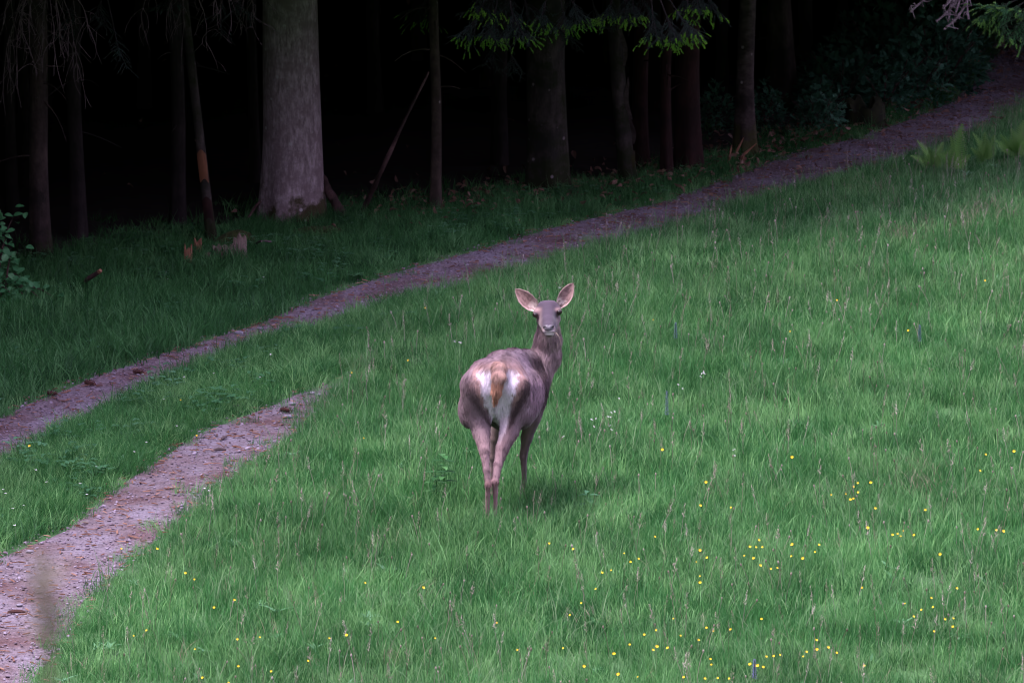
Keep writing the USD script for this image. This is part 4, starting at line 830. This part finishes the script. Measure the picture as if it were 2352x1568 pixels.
    c = mixc(c, (.40, .295, .275), nk * sm(655, 690, u) * sm(660, 590, v) * .75 * (.6 + .8 * (f(30, 19) - .1)).clip(0, 1))
    hd = R("head"); c = mixc(c, (.060, .046, .058), hd * .97)
    cheek = hd * np.clip(sm(688, 662, u) + .75 * sm(752, 776, u), 0, 1) * sm(225, 250, v); c = mixc(c, (.2, .13, .122), .85 * cheek)
    c = mixc(c, (.36, .24, .20), hd * .6 * np.exp(-((v - 252) / 10) ** 2) * (np.exp(-((u - 652) / 18) ** 2) + np.exp(-((u - 768) / 16) ** 2)))
    c = mixc(c, (.30, .2, .175), hd * sm(350, 375, v) * .7)
    c = mixc(c, (.8, .72, .66), hd * sm(374, 380, v) * sm(405, 398, v) * sm(684, 694, u) * sm(752, 742, u) * (dy < .76))
    lip = hd * sm(366, 373, v) * (np.exp(-((u - 692) / 9) ** 2) + np.exp(-((u - 744) / 9) ** 2)) * (dy < .74); c = mixc(c, (.6, .5, .47), .8 * np.clip(lip, 0, 1))
    c = mixc(c, (.04, .03, .03), hd * np.exp(-((v - (386 - .06 * (u - 716))) / 2.6) ** 2) * (np.abs(u - 717) < 36) * (dy < .74) * .9)
    c = mixc(c, (.09, .06, .055), hd * sm(402, 412, v) * .75)
    for ex, ey in ((638, 284), (781, 267)): c = mixc(c, (.03, .02, .02), hd * np.exp(-(((u - ex) / 21) ** 2 + ((v - ey) / 17) ** 2) ** 2) * (dy < .9))
    hoof = (R("shank") * (v > 1592) + R("fore") * (v > 1422) > 0).astype(float); c = mixc(c, (.03, .025, .025), hoof)
    return np.clip(c * [.98, .95, 1.10], .01, .9)
bn = np.array(trimesh.Trimesh(bv, bf, process=False).vertex_normals); brg = region(bv); bc = coat(bv, bn, brg)
def ear_col(e):
    v, f, inn, s, q = e; c = np.tile([.17, .12, .115], (len(v), 1)); nz = meshkit.fbm(v * 60, 3, 5)
    ci = np.tile([.27, .165, .16], (len(v), 1)) * (.7 + .6 * nz)[:, None]; ci = mixc(ci, (.10, .06, .058), sm(.42, .62, nz) * .8 * (np.abs(q) < .75))
    ci = mixc(ci, (.66, .54, .50), sm(.45, .1, s) * sm(.35, .6, meshkit.fbm(v * [90, 90, 60], 2, 9)) ); ci = mixc(ci, (.42, .3, .28), sm(.8, .95, np.abs(q)))
    return c * (1 - inn)[:, None] + ci * inn[:, None]
n0 = len(bv); V = np.vstack([bv, eL[0], eR[0]]); Fc = np.vstack([bf, eL[1] + n0, eR[1] + n0 + len(eL[0])]); C = np.vstack([bc, ear_col(eL), ear_col(eR)])

foot = Q(385, 1620, .4); foot[2] = Z(foot[0], foot[1])
coat_m = M("deer_coat", {"a": ("attribute", {"attribute": "coat"}), "g": ("geometry", {}), "n": ("noise_texture", {"scale": 120., "detail": 3}), "b": ("bump", {"strength": .25, "distance": .006}), "p": ("principled_bsdf", {"roughness": .85, "specular_ior_level": .15, "sheen_weight": .15})},
           [("a.color", "p.base_color"), ("g.position", "n.vector"), ("n.fac", "b.height"), ("b.normal", "p.normal")], surface="p.BSDF")
fur_m = M("deer_fur", {"a": ("attribute", {"attribute": "coat"}), "p": ("principled_bsdf", {"roughness": .7, "specular_ior_level": .2})}, [("a.color", "p.base_color")], surface="p.BSDF")
eye_m = plain("deer_eye", (.012, .007, .006), .08, scale=20., spec=.6)
nose_m = plain("deer_nose", (.13, .115, .14), .38, scale=90., bump=.25, spec=.5, col2=(.085, .075, .09), bdist=.002)
dark_m = plain("dark_skin", (.012, .009, .009), .6, scale=40.)
deer = thing("deer", "brown red deer hind standing in the meadow grass and looking back at the camera", "deer", tuple(foot))
b = part(deer, "body", (V - foot, Fc), coat_m, smooth=True)
UsdGeom.PrimvarsAPI(b).CreatePrimvar("coat", T.Color3fArray, "vertex").Set(Vt.Vec3fArray.FromNumpy(C.astype(np.float32)))
for u, v, dy, sx in ((638, 284, .839, 1.), (781, 267, .839, 1.)):
    m = trimesh.creation.icosphere(3, 1.0); part(deer, "eye", (np.array(m.vertices) * [.0175, .014, .0155] + Q(u, v, dy) - foot, np.array(m.faces)), eye_m, smooth=True)
def nosepad():
    g = np.linspace(-1, 1, 25); X, Y_ = np.meshgrid(g, g, indexing="ij"); r = np.sqrt(X ** 2 + Y_ ** 2); k = r < 1.001
    m = trimesh.creation.icosphere(4, 1.0); v = np.array(m.vertices); w = 1 - .32 * np.clip(-v[:, 2], 0, 1) ** 1.3 + .10 * np.clip(v[:, 2], 0, 1); dv = v * [.0335, .020, .0235]; dv[:, 0] *= w
    dv[:, 2] -= .004 * np.exp(-(v[:, 0] / .3) ** 2) * (v[:, 2] > 0)
    for sg in (-1, 1): dv[:, 1] += .010 * np.exp(-(((v[:, 0] - sg * .72) / .22) ** 2 + ((v[:, 2] - .12) / .34) ** 2)) * (v[:, 1] < 0)
    return dv, np.array(m.faces)
nm_ = nosepad(); part(deer, "nose", (nm_[0] + Q(717, 360, .672) - foot, nm_[1]), nose_m, smooth=True)
for u, v in ((690, 357), (744, 352)):
    m = trimesh.creation.icosphere(2, 1.0); part(deer, "nostril", (np.array(m.vertices) * [.0050, .003, .0075] + Q(u, v, .6585) - foot, np.array(m.faces)), dark_m, smooth=True)

# --- fur
rf = np.random.default_rng(77)
tri = V[Fc]; area = np.linalg.norm(np.cross(tri[:, 1] - tri[:, 0], tri[:, 2] - tri[:, 0]), axis=1) / 2
cen = tri.mean(1); frg = np.r_[brg[bf[:, 0]], np.full(len(eL[1]) + len(eR[1]), 7)]
cu, cv, cd = uvd(cen); hide = ((cv > 1430) & (cd < .3)) | ((cd > .6) & (cv > 1300))
dens = np.array([1., 1., 1.1, 1.3, 1., 1.8, .9, .9])[frg] * np.where(hide, .1, 1) * np.where((frg == 6) & (cd < .73) & (cv < 384) & (np.abs(cu - 717) < 34), .0, 1)
for ex, ey in ((638, 284), (781, 267)): dens = dens * np.where((np.abs(cu - ex) < 17) & (np.abs(cv - ey) < 15) & (cd < .9), 0, 1)
NF = 64000
pick = rf.choice(len(Fc), NF, p=area * dens / (area * dens).sum()); w = rf.dirichlet([1, 1, 1], NF)
root = (V[Fc[pick]] * w[..., None]).sum(1); col = (C[Fc[pick]] * w[..., None]).sum(1)
nrm = np.cross(tri[pick, 1] - tri[pick, 0], tri[pick, 2] - tri[pick, 0]); nrm /= np.linalg.norm(nrm, axis=1, keepdims=True) + 1e-12
anchors = [((712, 262, .9), (716, 300, 1.0)), ((716, 340, .75), (714, 300, .85)), ((714, 450, .95), (700, 520, .97)), ((680, 600, .95), (660, 690, .93)), ((585, 565, .88), (510, 570, .6)), ((510, 580, .6), (440, 590, .34)), ((440, 560, .3), (424, 600, .1)), ((424, 640, .0), (410, 740, -.03)),
           ((350, 620, .1), (320, 760, .08)), ((490, 620, .12), (510, 760, .1)), ((600, 740, .7), (520, 800, .5)), ((650, 720, .85), (630, 830, .8)), ((520, 800, .45), (480, 860, .3)), ((300, 850, .1), (322, 970, .1)), ((343, 1080, .03), (357, 1200, -.04)), ((360, 1350, -.04), (356, 1500, .0)),
           ((512, 850, .15), (486, 965, .12)), ((445, 1065, .06), (410, 1170, .0)), ((403, 1350, -.03), (405, 1500, .0)), ((590, 1000, .82), (572, 1150, .84)), ((246, 800, .3), (250, 900, .25))]
ap = np.array([Q(*a) for a, _ in anchors]); ad = np.array([Q(*b) - Q(*a) for a, b in anchors]); ad /= np.linalg.norm(ad, axis=1, keepdims=True)
d2 = ((root[:, None] - ap[None]) ** 2).sum(-1); wt = 1 / (d2 + .004) ** 1.6; flow = (wt[..., None] * ad[None]).sum(1)
flow += .55 * np.linalg.norm(flow, axis=1, keepdims=True) * np.stack([meshkit.noise(root * 24, s) - .5 for s in (31, 32, 33)], 1)
rgf = frg[pick]
ew = rgf == 7
if ew.any():
    ed = np.where((root[ew][:, 0] < Q(712, 200, .9)[0])[:, None], Q(523, 134, .92) - Q(640, 246, .91), Q(860, 99, .92) - Q(784, 226, .91)); flow[ew] = ed / np.linalg.norm(ed, axis=1, keepdims=True) * np.linalg.norm(flow[ew], axis=1, keepdims=True) + rf.normal(0, .2, (ew.sum(), 3)) * np.linalg.norm(flow[ew], axis=1, keepdims=True)
flow /= np.linalg.norm(flow, axis=1, keepdims=True) + 1e-9
tan = flow - (flow * nrm).sum(1, keepdims=True) * nrm; tan /= np.linalg.norm(tan, axis=1, keepdims=True) + 1e-9
ln = np.array([.036, .050, .027, .009, .012, .040, .009, .014])[rgf] * rf.uniform(.65, 1.25, NF)
lift = np.array([.32, .34, .26, .18, .18, .25, .16, .3])[rgf] * rf.uniform(.5, 1.5, NF)
d0 = tan + nrm * lift[:, None] + rf.normal(0, .10, (NF, 3)); d0 /= np.linalg.norm(d0, axis=1, keepdims=True)
t = np.array([0, .35, .7, 1.])[None, :, None]
P = root[:, None] - nrm[:, None] * .002 + d0[:, None] * ln[:, None, None] * t - nrm[:, None] * (ln * lift * .55)[:, None, None] * t ** 2 + np.array([0, 0, -1.])[None, None] * (ln * .12)[:, None, None] * t ** 2
Wd = np.array([1., .85, .55, .12])[None] * (.0025 * rf.uniform(.7, 1.3, NF) * np.array([1, 1, .95, .75, .75, 1, .75, .7])[rgf])[:, None]
strand = .5 * meshkit.noise(root * [80, 80, 40], 55) + .5 * meshkit.noise(root * [34, 34, 16], 56); amp = np.array([1.8, 1.7, .55, .3, .4, 1.2, 1.1, 1.])[rgf]; colf = col * (.98 + amp * (strand - .5) + rf.uniform(-.22, .22, NF))[:, None]
fc = UsdGeom.BasisCurves.Define(stage, str(deer.GetPath()) + "/fur")
fc.CreateTypeAttr("linear"); fc.CreateCurveVertexCountsAttr(Vt.IntArray.FromNumpy(np.full(NF, 4, np.int32)))
fc.CreatePointsAttr(Vt.Vec3fArray.FromNumpy((P - foot).reshape(-1, 3).astype(np.float32))); fc.CreateWidthsAttr(Vt.FloatArray.FromNumpy(Wd.ravel().astype(np.float32))); fc.SetWidthsInterpolation("vertex")
UsdGeom.PrimvarsAPI(fc).CreatePrimvar("coat", T.Color3fArray, "uniform").Set(Vt.Vec3fArray.FromNumpy(np.clip(colf, .005, .95).astype(np.float32)))
UsdShade.MaterialBindingAPI.Apply(fc.GetPrim()).Bind(fur_m)
# the grass stalk in its mouth
gs = [Q(742, 386, .68), Q(762, 388, .665), Q(776, 402, .66), Q(786, 430, .66), Q(787, 462, .665)]
tag(usdkit.mesh(stage, "/World/grass_stalk", cat([tube(resample(gs, 10), .0018, 5), tube([Q(758, 386, .66), Q(775, 408, .65)], .0016, 5), tube([Q(772, 448, .67), Q(771, 472, .67)], .0016, 5)]), grass_dry_m), "pale dry grass stalk hanging from the deer's mouth", "grass stalk")
#SECTION flowers
# ------------------------------------------------------------------ flowers of the meadow
rfl = np.random.default_rng(91)
yellow_m = plain("buttercup_yellow", (.88, .66, .06), .35, scale=50., col2=(.78, .54, .03), spec=.5)
white_m = plain("white_petals", (.78, .74, .80), .6, scale=50.)
purple_m = plain("purple_petals", (.16, .10, .42), .6, scale=60., col2=(.09, .06, .22))
pinkseed_m = leafy("seed_heads", (.13, .13, .08), (.25, .2, .17), (.42, .36, .33), trans=.2)
def head_px(lst, sx, sy, k): return [((sx + u / k) * .6125, (sy + v / k) * .6125) for u, v in lst]
B1 = [(272,112),(1032,153),(2290,118),(2122,160),(2098,251),(1403,323),(1466,321),(1376,343),(1400,376),(1322,387),(1383,412),(1352,417),(1242,390),(541,319),(490,452),(669,462),(1798,478),(1450,580),(1587,620),(1648,626),(1629,613),(1722,620),(2099,588),(2226,599),(2192,592),(1668,596),(231,630),(822,651),(1041,678),(775,688),(855,689),(819,689),(1172,676),(1155,717),(72,725),(490,708),(538,749),(471,773),(94,774),(1023,741),(1100,756),(804,753),(828,796),(905,813),(930,809),(752,737),(1884,732),(501,855),(490,892),(1434,922),(1811,981),(1954,926),(1679,1012),(1763,1047),(1834,1032),(1719,1085),(1892,1102),(1936,1098),(1956,1145),(1828,1171),(348,1097),(860,1101),(534,1150),(567,1168),(684,1162),(175,1189),(377,1195),(484,1220),(241,1164),(1149,1223),(102,1246),(245,1258),(315,1265),(228,1276),(1099,1288),(1162,1274),(1232,1262),(1091,1314),(1273,1293),(16,1300),(549,1329),(561,1360),(878,1314),(922,1312),(944,1306),(799,1361),(852,1375),(832,1367),(818,1366),(1436,1367),(29,1416),(149,1432),(407,1433),(512,1442),(611,1440),(670,1441),(135,756),(1503,467)]
B2 = [(861,1265),(935,1236),(755,1127),(595,1357),(535,1378),(792,1433),(952,1393),(1040,1385),(1328,1388),(1396,1376),(956,1501),(1100,1522),(1236,1480),(815,1547),(926,1567),(485,1028),(624,1030),(1471,1165),(790,573),(122,615),(732,430),(1413,320),(777,1152),(1466,583)]
butter = head_px(B1, 2300, 1600, 1.527) + head_px(B2, 0, 1100, 1.0743) + [(975, 708), (1497, 735), (1818, 762), (968, 1350), (1138, 1430), (998, 1465), (913, 1428), (1258, 1248), (1322, 1262), (1380, 1315), (1370, 1352), (1408, 1310), (1338, 1385), (1295, 1488), (1345, 1530), (1188, 1492), (1310, 1412), (2265, 645), (938, 828), (1920, 690), (2090, 760)]
def flower_at(px, py, h): 
    q = G(float(px), float(py), h); return (q[0], q[1], float(Z(q[0], q[1])))
def buttercup(h, nod):
    top = np.array([nod, -.01, h]); st = tube(bez(np.array([0, 0, -.02]), np.array([0, 0, h * .6]), top, 6), [.0018] * 6, 4); pet = []
    d = np.array([nod * 1.5, -.8, .9]); d /= np.linalg.norm(d); a = np.cross(d, [1., 0, 0]); a /= np.linalg.norm(a); b2 = np.cross(d, a)
    for k in range(5):
        an = k * 1.2566; o = math.cos(an) * a + math.sin(an) * b2
        pet.append(orient(leaf(.0165, .0165, rfl, fold=.2, curl=-.35), top, o + d * .55, d))
    return st, cat(pet), top
protos_b = []
for i in range(3):
    h = .25 + .02 * i; q = flower_at(*butter[i], h); t = thing("buttercup", "small bright yellow buttercup standing up out of the meadow grass", "buttercup", q, 0, "buttercups in the meadow grass", .9)
    st, pe, top = buttercup(h, (.01, -.012, .004)[i]); part(t, "stem", st, grass_tall_m); part(t, "petals", pe, yellow_m); m = blob(rfl, .005, .005, .004, .1, 1); part(t, "flower_centre", (m[0] + top + [0, 0, .004], m[1]), yellow_m)
    protos_b.append((t, h))
for i, (x, y) in enumerate(butter[3:]):
    t, h = protos_b[i % 3]; s = rfl.uniform(.72, 1.02); s *= rfl.uniform(.6, .95); copy_of(t, flower_at(x, y, h * s), rfl.uniform(-1., 1.), s)
# pale cuckoo flowers: loose heads of a few white petals
W1 = head_px([(48,848),(76,872),(98,822),(278,870),(285,908),(242,752),(268,765),(296,768),(316,762),(372,583),(1340,290),(1388,262),(1388,305),(1080,410),(1138,468),(1740,1245)], 2200, 1300, 3.136)
W1 += head_px([(170,465),(195,470),(208,472),(802,998),(640,965),(663,970)], 1600, 1000, 1.5686) + [(1610, 852), (1618, 857), (1690, 1040)]
W2 = head_px([(12,790),(22,812),(52,870),(145,715),(187,757),(323,775),(388,688),(418,692),(540,638),(590,603),(712,528),(860,320),(1090,252),(1158,258),(1047,335),(825,793),(660,418),(742,338),(350,810),(60,945),(95,850)], 0, 1100, 1.0743) + [(605, 640), (380, 628), (385, 640), (1285, 665), (480, 1125)]
def whitef(h, n, sp, L):
    st = tube(bez(np.array([0, 0, -.02]), np.array([.005, 0, h * .6]), np.array([0, 0, h]), 6), [.0016] * 6, 4); pe = []
    for k in range(n):
        c = np.array([rfl.normal(0, sp), rfl.normal(0, sp), h + rfl.uniform(-sp, sp)])
        for j in range(4): a = j * 1.571 + rfl.uniform(0, 1); pe.append(orient(leaf(L, L * .85, rfl, n=4), c, np.array([math.cos(a), math.sin(a) - .3, .55]), UPS))
    return st, cat(pe)
for lst, h, n, sp, L, nm, lb, gp in ((W1, .27, 2, .008, .0075, "cuckoo_flower", "pale lilac white flower head on a thin stem in the tall meadow grass", "white flowers in the tall grass"), (W2, .12, 1, .0, .0105, "daisy", "tiny white flower low in the short grass beside the wheel ruts", "tiny white flowers in the short grass")):
    p0 = None
    for i, (x, y) in enumerate(lst):
        q = flower_at(x, y, h)
        if p0 is None:
            p0 = thing(nm, lb, "flower", q, 0, gp); st, pe = whitef(h, n, sp, L); part(p0, "stem", st, grass_tall_m); part(p0, "petals", pe, white_m)
        else: copy_of(p0, q, rfl.uniform(0, 6.28), rfl.uniform(.85, 1.15))
# purple bugle spikes
for (x, y, h, lb) in ((1532, 900, .3, "tall violet flower spike right of the deer, standing free in the grass"), (2113, 128 + 620, .22, "small violet flower spike in the meadow at the upper right"), (1733, 1515, .2, "violet flower spike among the buttercups at the bottom of the picture"), (1552, 742, .22, "violet flower spike in the meadow level with the deer's head")):
    q = flower_at(x, y, h); t = thing("violet_spike", lb, "flower", q); part(t, "stem", tube([[0, 0, -.02], [0, 0, h]], [.003, .002], 5), verge_m); fl = []
    for k in range(44):
        z = h * (.45 + .57 * k / 44); a = k * 2.4; fl.append(orient(leaf(.017 * (1.15 - .6 * k / 44), .012, rfl, n=4), np.array([0, 0, z]), np.array([math.cos(a), math.sin(a), .35]), UPS))
    part(t, "florets", cat(fl), purple_m)
# seed heads and flowering grasses: beyond counting
def spikelet(h, kind, r):
    lean_ = r.uniform(-.12, .12, 2); top = np.array([lean_[0] * h * 1.5, lean_[1] * h * 1.5, h]); ms = [tube(bez(np.array([0, 0, -.02]), np.array([0, 0, h * .6]), top, 6), [.0014] * 6, 3)]
    if kind == 0:
        m = blob(r, .006, .006, .010, .2, 1); ms.append((m[0] + top, m[1]))
    else:
        for k in range(26):
            z = k / 26; a = r.uniform(0, 6.28); p = top + np.array([lean_[0] * .12 * z, lean_[1] * .12 * z, .10 * z]); d = np.array([math.cos(a), math.sin(a), .9]); ms.append(orient(leaf(.02 * (1.1 - z * .7), .005, r, n=3), p, d, UPS))
    return cat(ms)
pp = [(spikelet(r_.uniform(.20, .27), k, r_), pinkseed_m) for k, r_ in [(0, np.random.default_rng(700)), (0, np.random.default_rng(701)), (1, np.random.default_rng(702)), (1, np.random.default_rng(703)), (1, np.random.default_rng(704))]]
sel = pm[rfl.uniform(0, 1, len(pm)) < .22] + rfl.uniform(-.1, .1, 2)
instancer("/World/meadow_seed_heads", pp, np.c_[sel, Z(sel[:, 0], sel[:, 1])], rfl.integers(0, 5, len(sel)), yaw_quat(rfl.uniform(0, 6.28, len(sel)), rfl.uniform(0, .3, len(sel)), rfl.uniform(0, 6.28, len(sel))), rfl.uniform(.75, 1.1, len(sel)), "brownish pink seed heads and flowering grasses scattered through the meadow", "seed heads")
wd = []
for i in range(4):
    r_ = np.random.default_rng(760 + i); ms = []
    for k in range(6): a = k * 1.05 + r_.uniform(-.3, .3); ms.append(orient(leaf(r_.uniform(.10, .16), r_.uniform(.025, .045), r_, curl=.45), np.array([0, 0, .05]), np.array([math.cos(a), math.sin(a), r_.uniform(.5, 1.4)]), UPS))
    wd.append((cat(ms), weed_m))
sel = pm[rfl.uniform(0, 1, len(pm)) < .05] + rfl.uniform(-.1, .1, 2); sel = np.vstack([sel, ps[rfl.uniform(0, 1, len(ps)) < .03], pv[rfl.uniform(0, 1, len(pv)) < .02]])
instancer("/World/meadow_weeds", wd, np.c_[sel, Z(sel[:, 0], sel[:, 1])], rfl.integers(0, 4, len(sel)), yaw_quat(rfl.uniform(0, 6.28, len(sel))), rfl.uniform(.4, .75, len(sel)), "low broad leaved weeds mixed through the grass", "weeds")
# pale taller blades mixed in, and a dry patch at the upper right
tb_ = [(blades(9, .16, .16, .30, .0055, .8, np.random.default_rng(720 + i), segs=4), grass_tall_m) for i in range(4)]
sel = pm[rfl.uniform(0, 1, len(pm)) < .5] + rfl.uniform(-.12, .12, 2)
instancer("/World/pale_grass", tb_, np.c_[sel, Z(sel[:, 0], sel[:, 1])], rfl.integers(0, 4, len(sel)), yaw_quat(rfl.uniform(0, 6.28, len(sel))), rfl.uniform(.7, 1.1, len(sel)), "paler longer grass blades mixed through the meadow", "grass")
dc = [(2310, 440, 110, 34), (1740, 540, 30, 10), (1915, 472, 30, 8), (2080, 500, 80, 30), (2120, 1060, 40, 40), (2010, 400, 60, 25), (2200, 470, 60, 40)]
dp = []
for x, y, a, b2 in dc:
    n = int(3 + a * b2 / 60); q = np.c_[rfl.normal(x, a * .5, n), rfl.normal(y, b2 * .5, n)]; dp.append(G(q[:, 0], q[:, 1], .2))
dp = np.vstack(dp)[:, :2]; db = [(blades(12, .12, .12, .30, .005, 1.0, np.random.default_rng(740 + i)), grass_dry_m) for i in range(3)]
ex = pm[rfl.uniform(0, 1, len(pm)) < .06]; dp = np.vstack([dp, ex]); n = len(dp)
dsc = np.r_[rfl.uniform(.5, .9, n - len(ex)), rfl.uniform(.5, .8, len(ex))]
instancer("/World/dry_grass", db, np.c_[dp, Z(dp[:, 0], dp[:, 1])], rfl.integers(0, 3, n), yaw_quat(rfl.uniform(0, 6.28, n), rfl.uniform(0, .3, n), rfl.uniform(0, 6.28, n)), dsc, "pale dry straw coloured grass in patches of the meadow", "grass")
# grass stalks close to the camera, far out of focus
q = EYE + ray(108., 1400.) * 5.0; zz = float(Z(q[0], q[1])); r_ = np.random.default_rng(5)
t = thing("foxtail_grass", "blurred brownish grass stem close to the camera at the lower left", "grass", (q[0], q[1], zz)); hh = q[2] - zz
part(t, "stem", tube(bez(np.array([.03, 0, 0]), np.array([.02, 0, hh * .6]), np.array([0, 0, hh + .02]), 8), np.linspace(.004, .003, 8), 5), grass_dry_m)
part(t, "seed_head", cat([orient(leaf(.03, .010, r_, n=3), np.array([r_.normal(0, .004), 0, hh - .035 + .075 * k / 24]), np.array([math.cos(k * 2.4), math.sin(k * 2.4), 1.2]), UPS) for k in range(24)]), pinkseed_m)
# things lying in the ruts
cone_m = plain("pine_cones", (.09, .035, .03), .8, scale=60., col2=(.04, .018, .016), bump=.6)
for x, y, lb in ((118, 912, "dark red brown spruce cone lying on the far wheel rut at the left"), (655, 950, "dark lump of a cone on the near rut by two bigger stones"), (205, 888, "small dark cone further along the left of the far rut"), (317, 862, "dark spruce cone in the middle of the far rut at the left")):
    p = G(float(x), float(y)); t = thing("spruce_cone", lb, "cone", (p[0], p[1], p[2] + .03), rfl.uniform(-.6, .6)); sc_ = []
    m = blob(rfl, .04, .016, .016, .05, 2); part(t, "core", m, cone_m, smooth=True)
    for k in range(40):
        u_ = -1 + 2 * k / 40; a = k * 2.4; rr_ = .019 * math.sqrt(max(.05, 1 - u_ * u_)); sc_.append(orient(leaf(.014, .013, rfl, n=3), np.array([u_ * .042, rr_ * math.cos(a), rr_ * math.sin(a)]), np.array([.8, math.cos(a), math.sin(a)]), np.array([-1, math.cos(a), math.sin(a)])))
    part(t, "scales", cat(sc_), cone_m)
for x, y, L, an, lb in ((38, 1413, .11, .1, "short dark stick lying on the near rut at the lower left"), (545, 942, .12, .05, "pale wood chip lying along the far end of the near rut"), (515, 1012, .1, 1.2, "thin pale stick across the near rut above the bend"), (505, 1040, .09, .1, "small pale splinter on the near rut below the thin stick")):
    p = G(float(x), float(y)) + [0, 0, .022]; d = np.array([math.cos(an), math.sin(an), 0]) * L / 2
    tag(usdkit.mesh(stage, numbered("/World/stick"), tube(resample([p - d, p + [0, .005, .006], p + d], 6), [.007, .011, .012, .011, .010, .006], 7), cone_m if x == 38 else twig_m), lb, "stick")
rock_m = plain("grey_rock", (.24, .22, .27), .85, scale=25., col2=(.15, .13, .17), bump=.4)
for x, y, s_, lb in ((660, 962, .045, "flat grey stone on the near rut beside the dark lump"), (672, 932, .035, "reddish round stone on the upper edge of the near rut"), (548, 770, .05, "flat bluish stone set in the far rut"), (730, 912, .03, "small grey stone where the near rut fades into grass"), (460, 902, .03, "pale stone at the grass edge between the ruts"), (68, 1272, .035, "pale pebble low on the near rut at the left"), (45, 1395, .03, "white pebble just above the short dark stick"), (598, 760, .035, "grey stone on the far rut beside the flat bluish stone"), (130, 1140, .03, "lilac pebble on the near rut's upper edge at the left"), (390, 905, .04, "brownish stone on the lower edge of the far rut")):
    p = G(float(x), float(y)); s_ = s_ * .72; m = blob(rfl, s_, s_ * .75, s_ * .4, .3, 2); tag(usdkit.mesh(stage, numbered("/World/stone"), (m[0] + p + [0, 0, .015 + s_ * .15], m[1]), rock_m, smooth=True), lb, "stone")
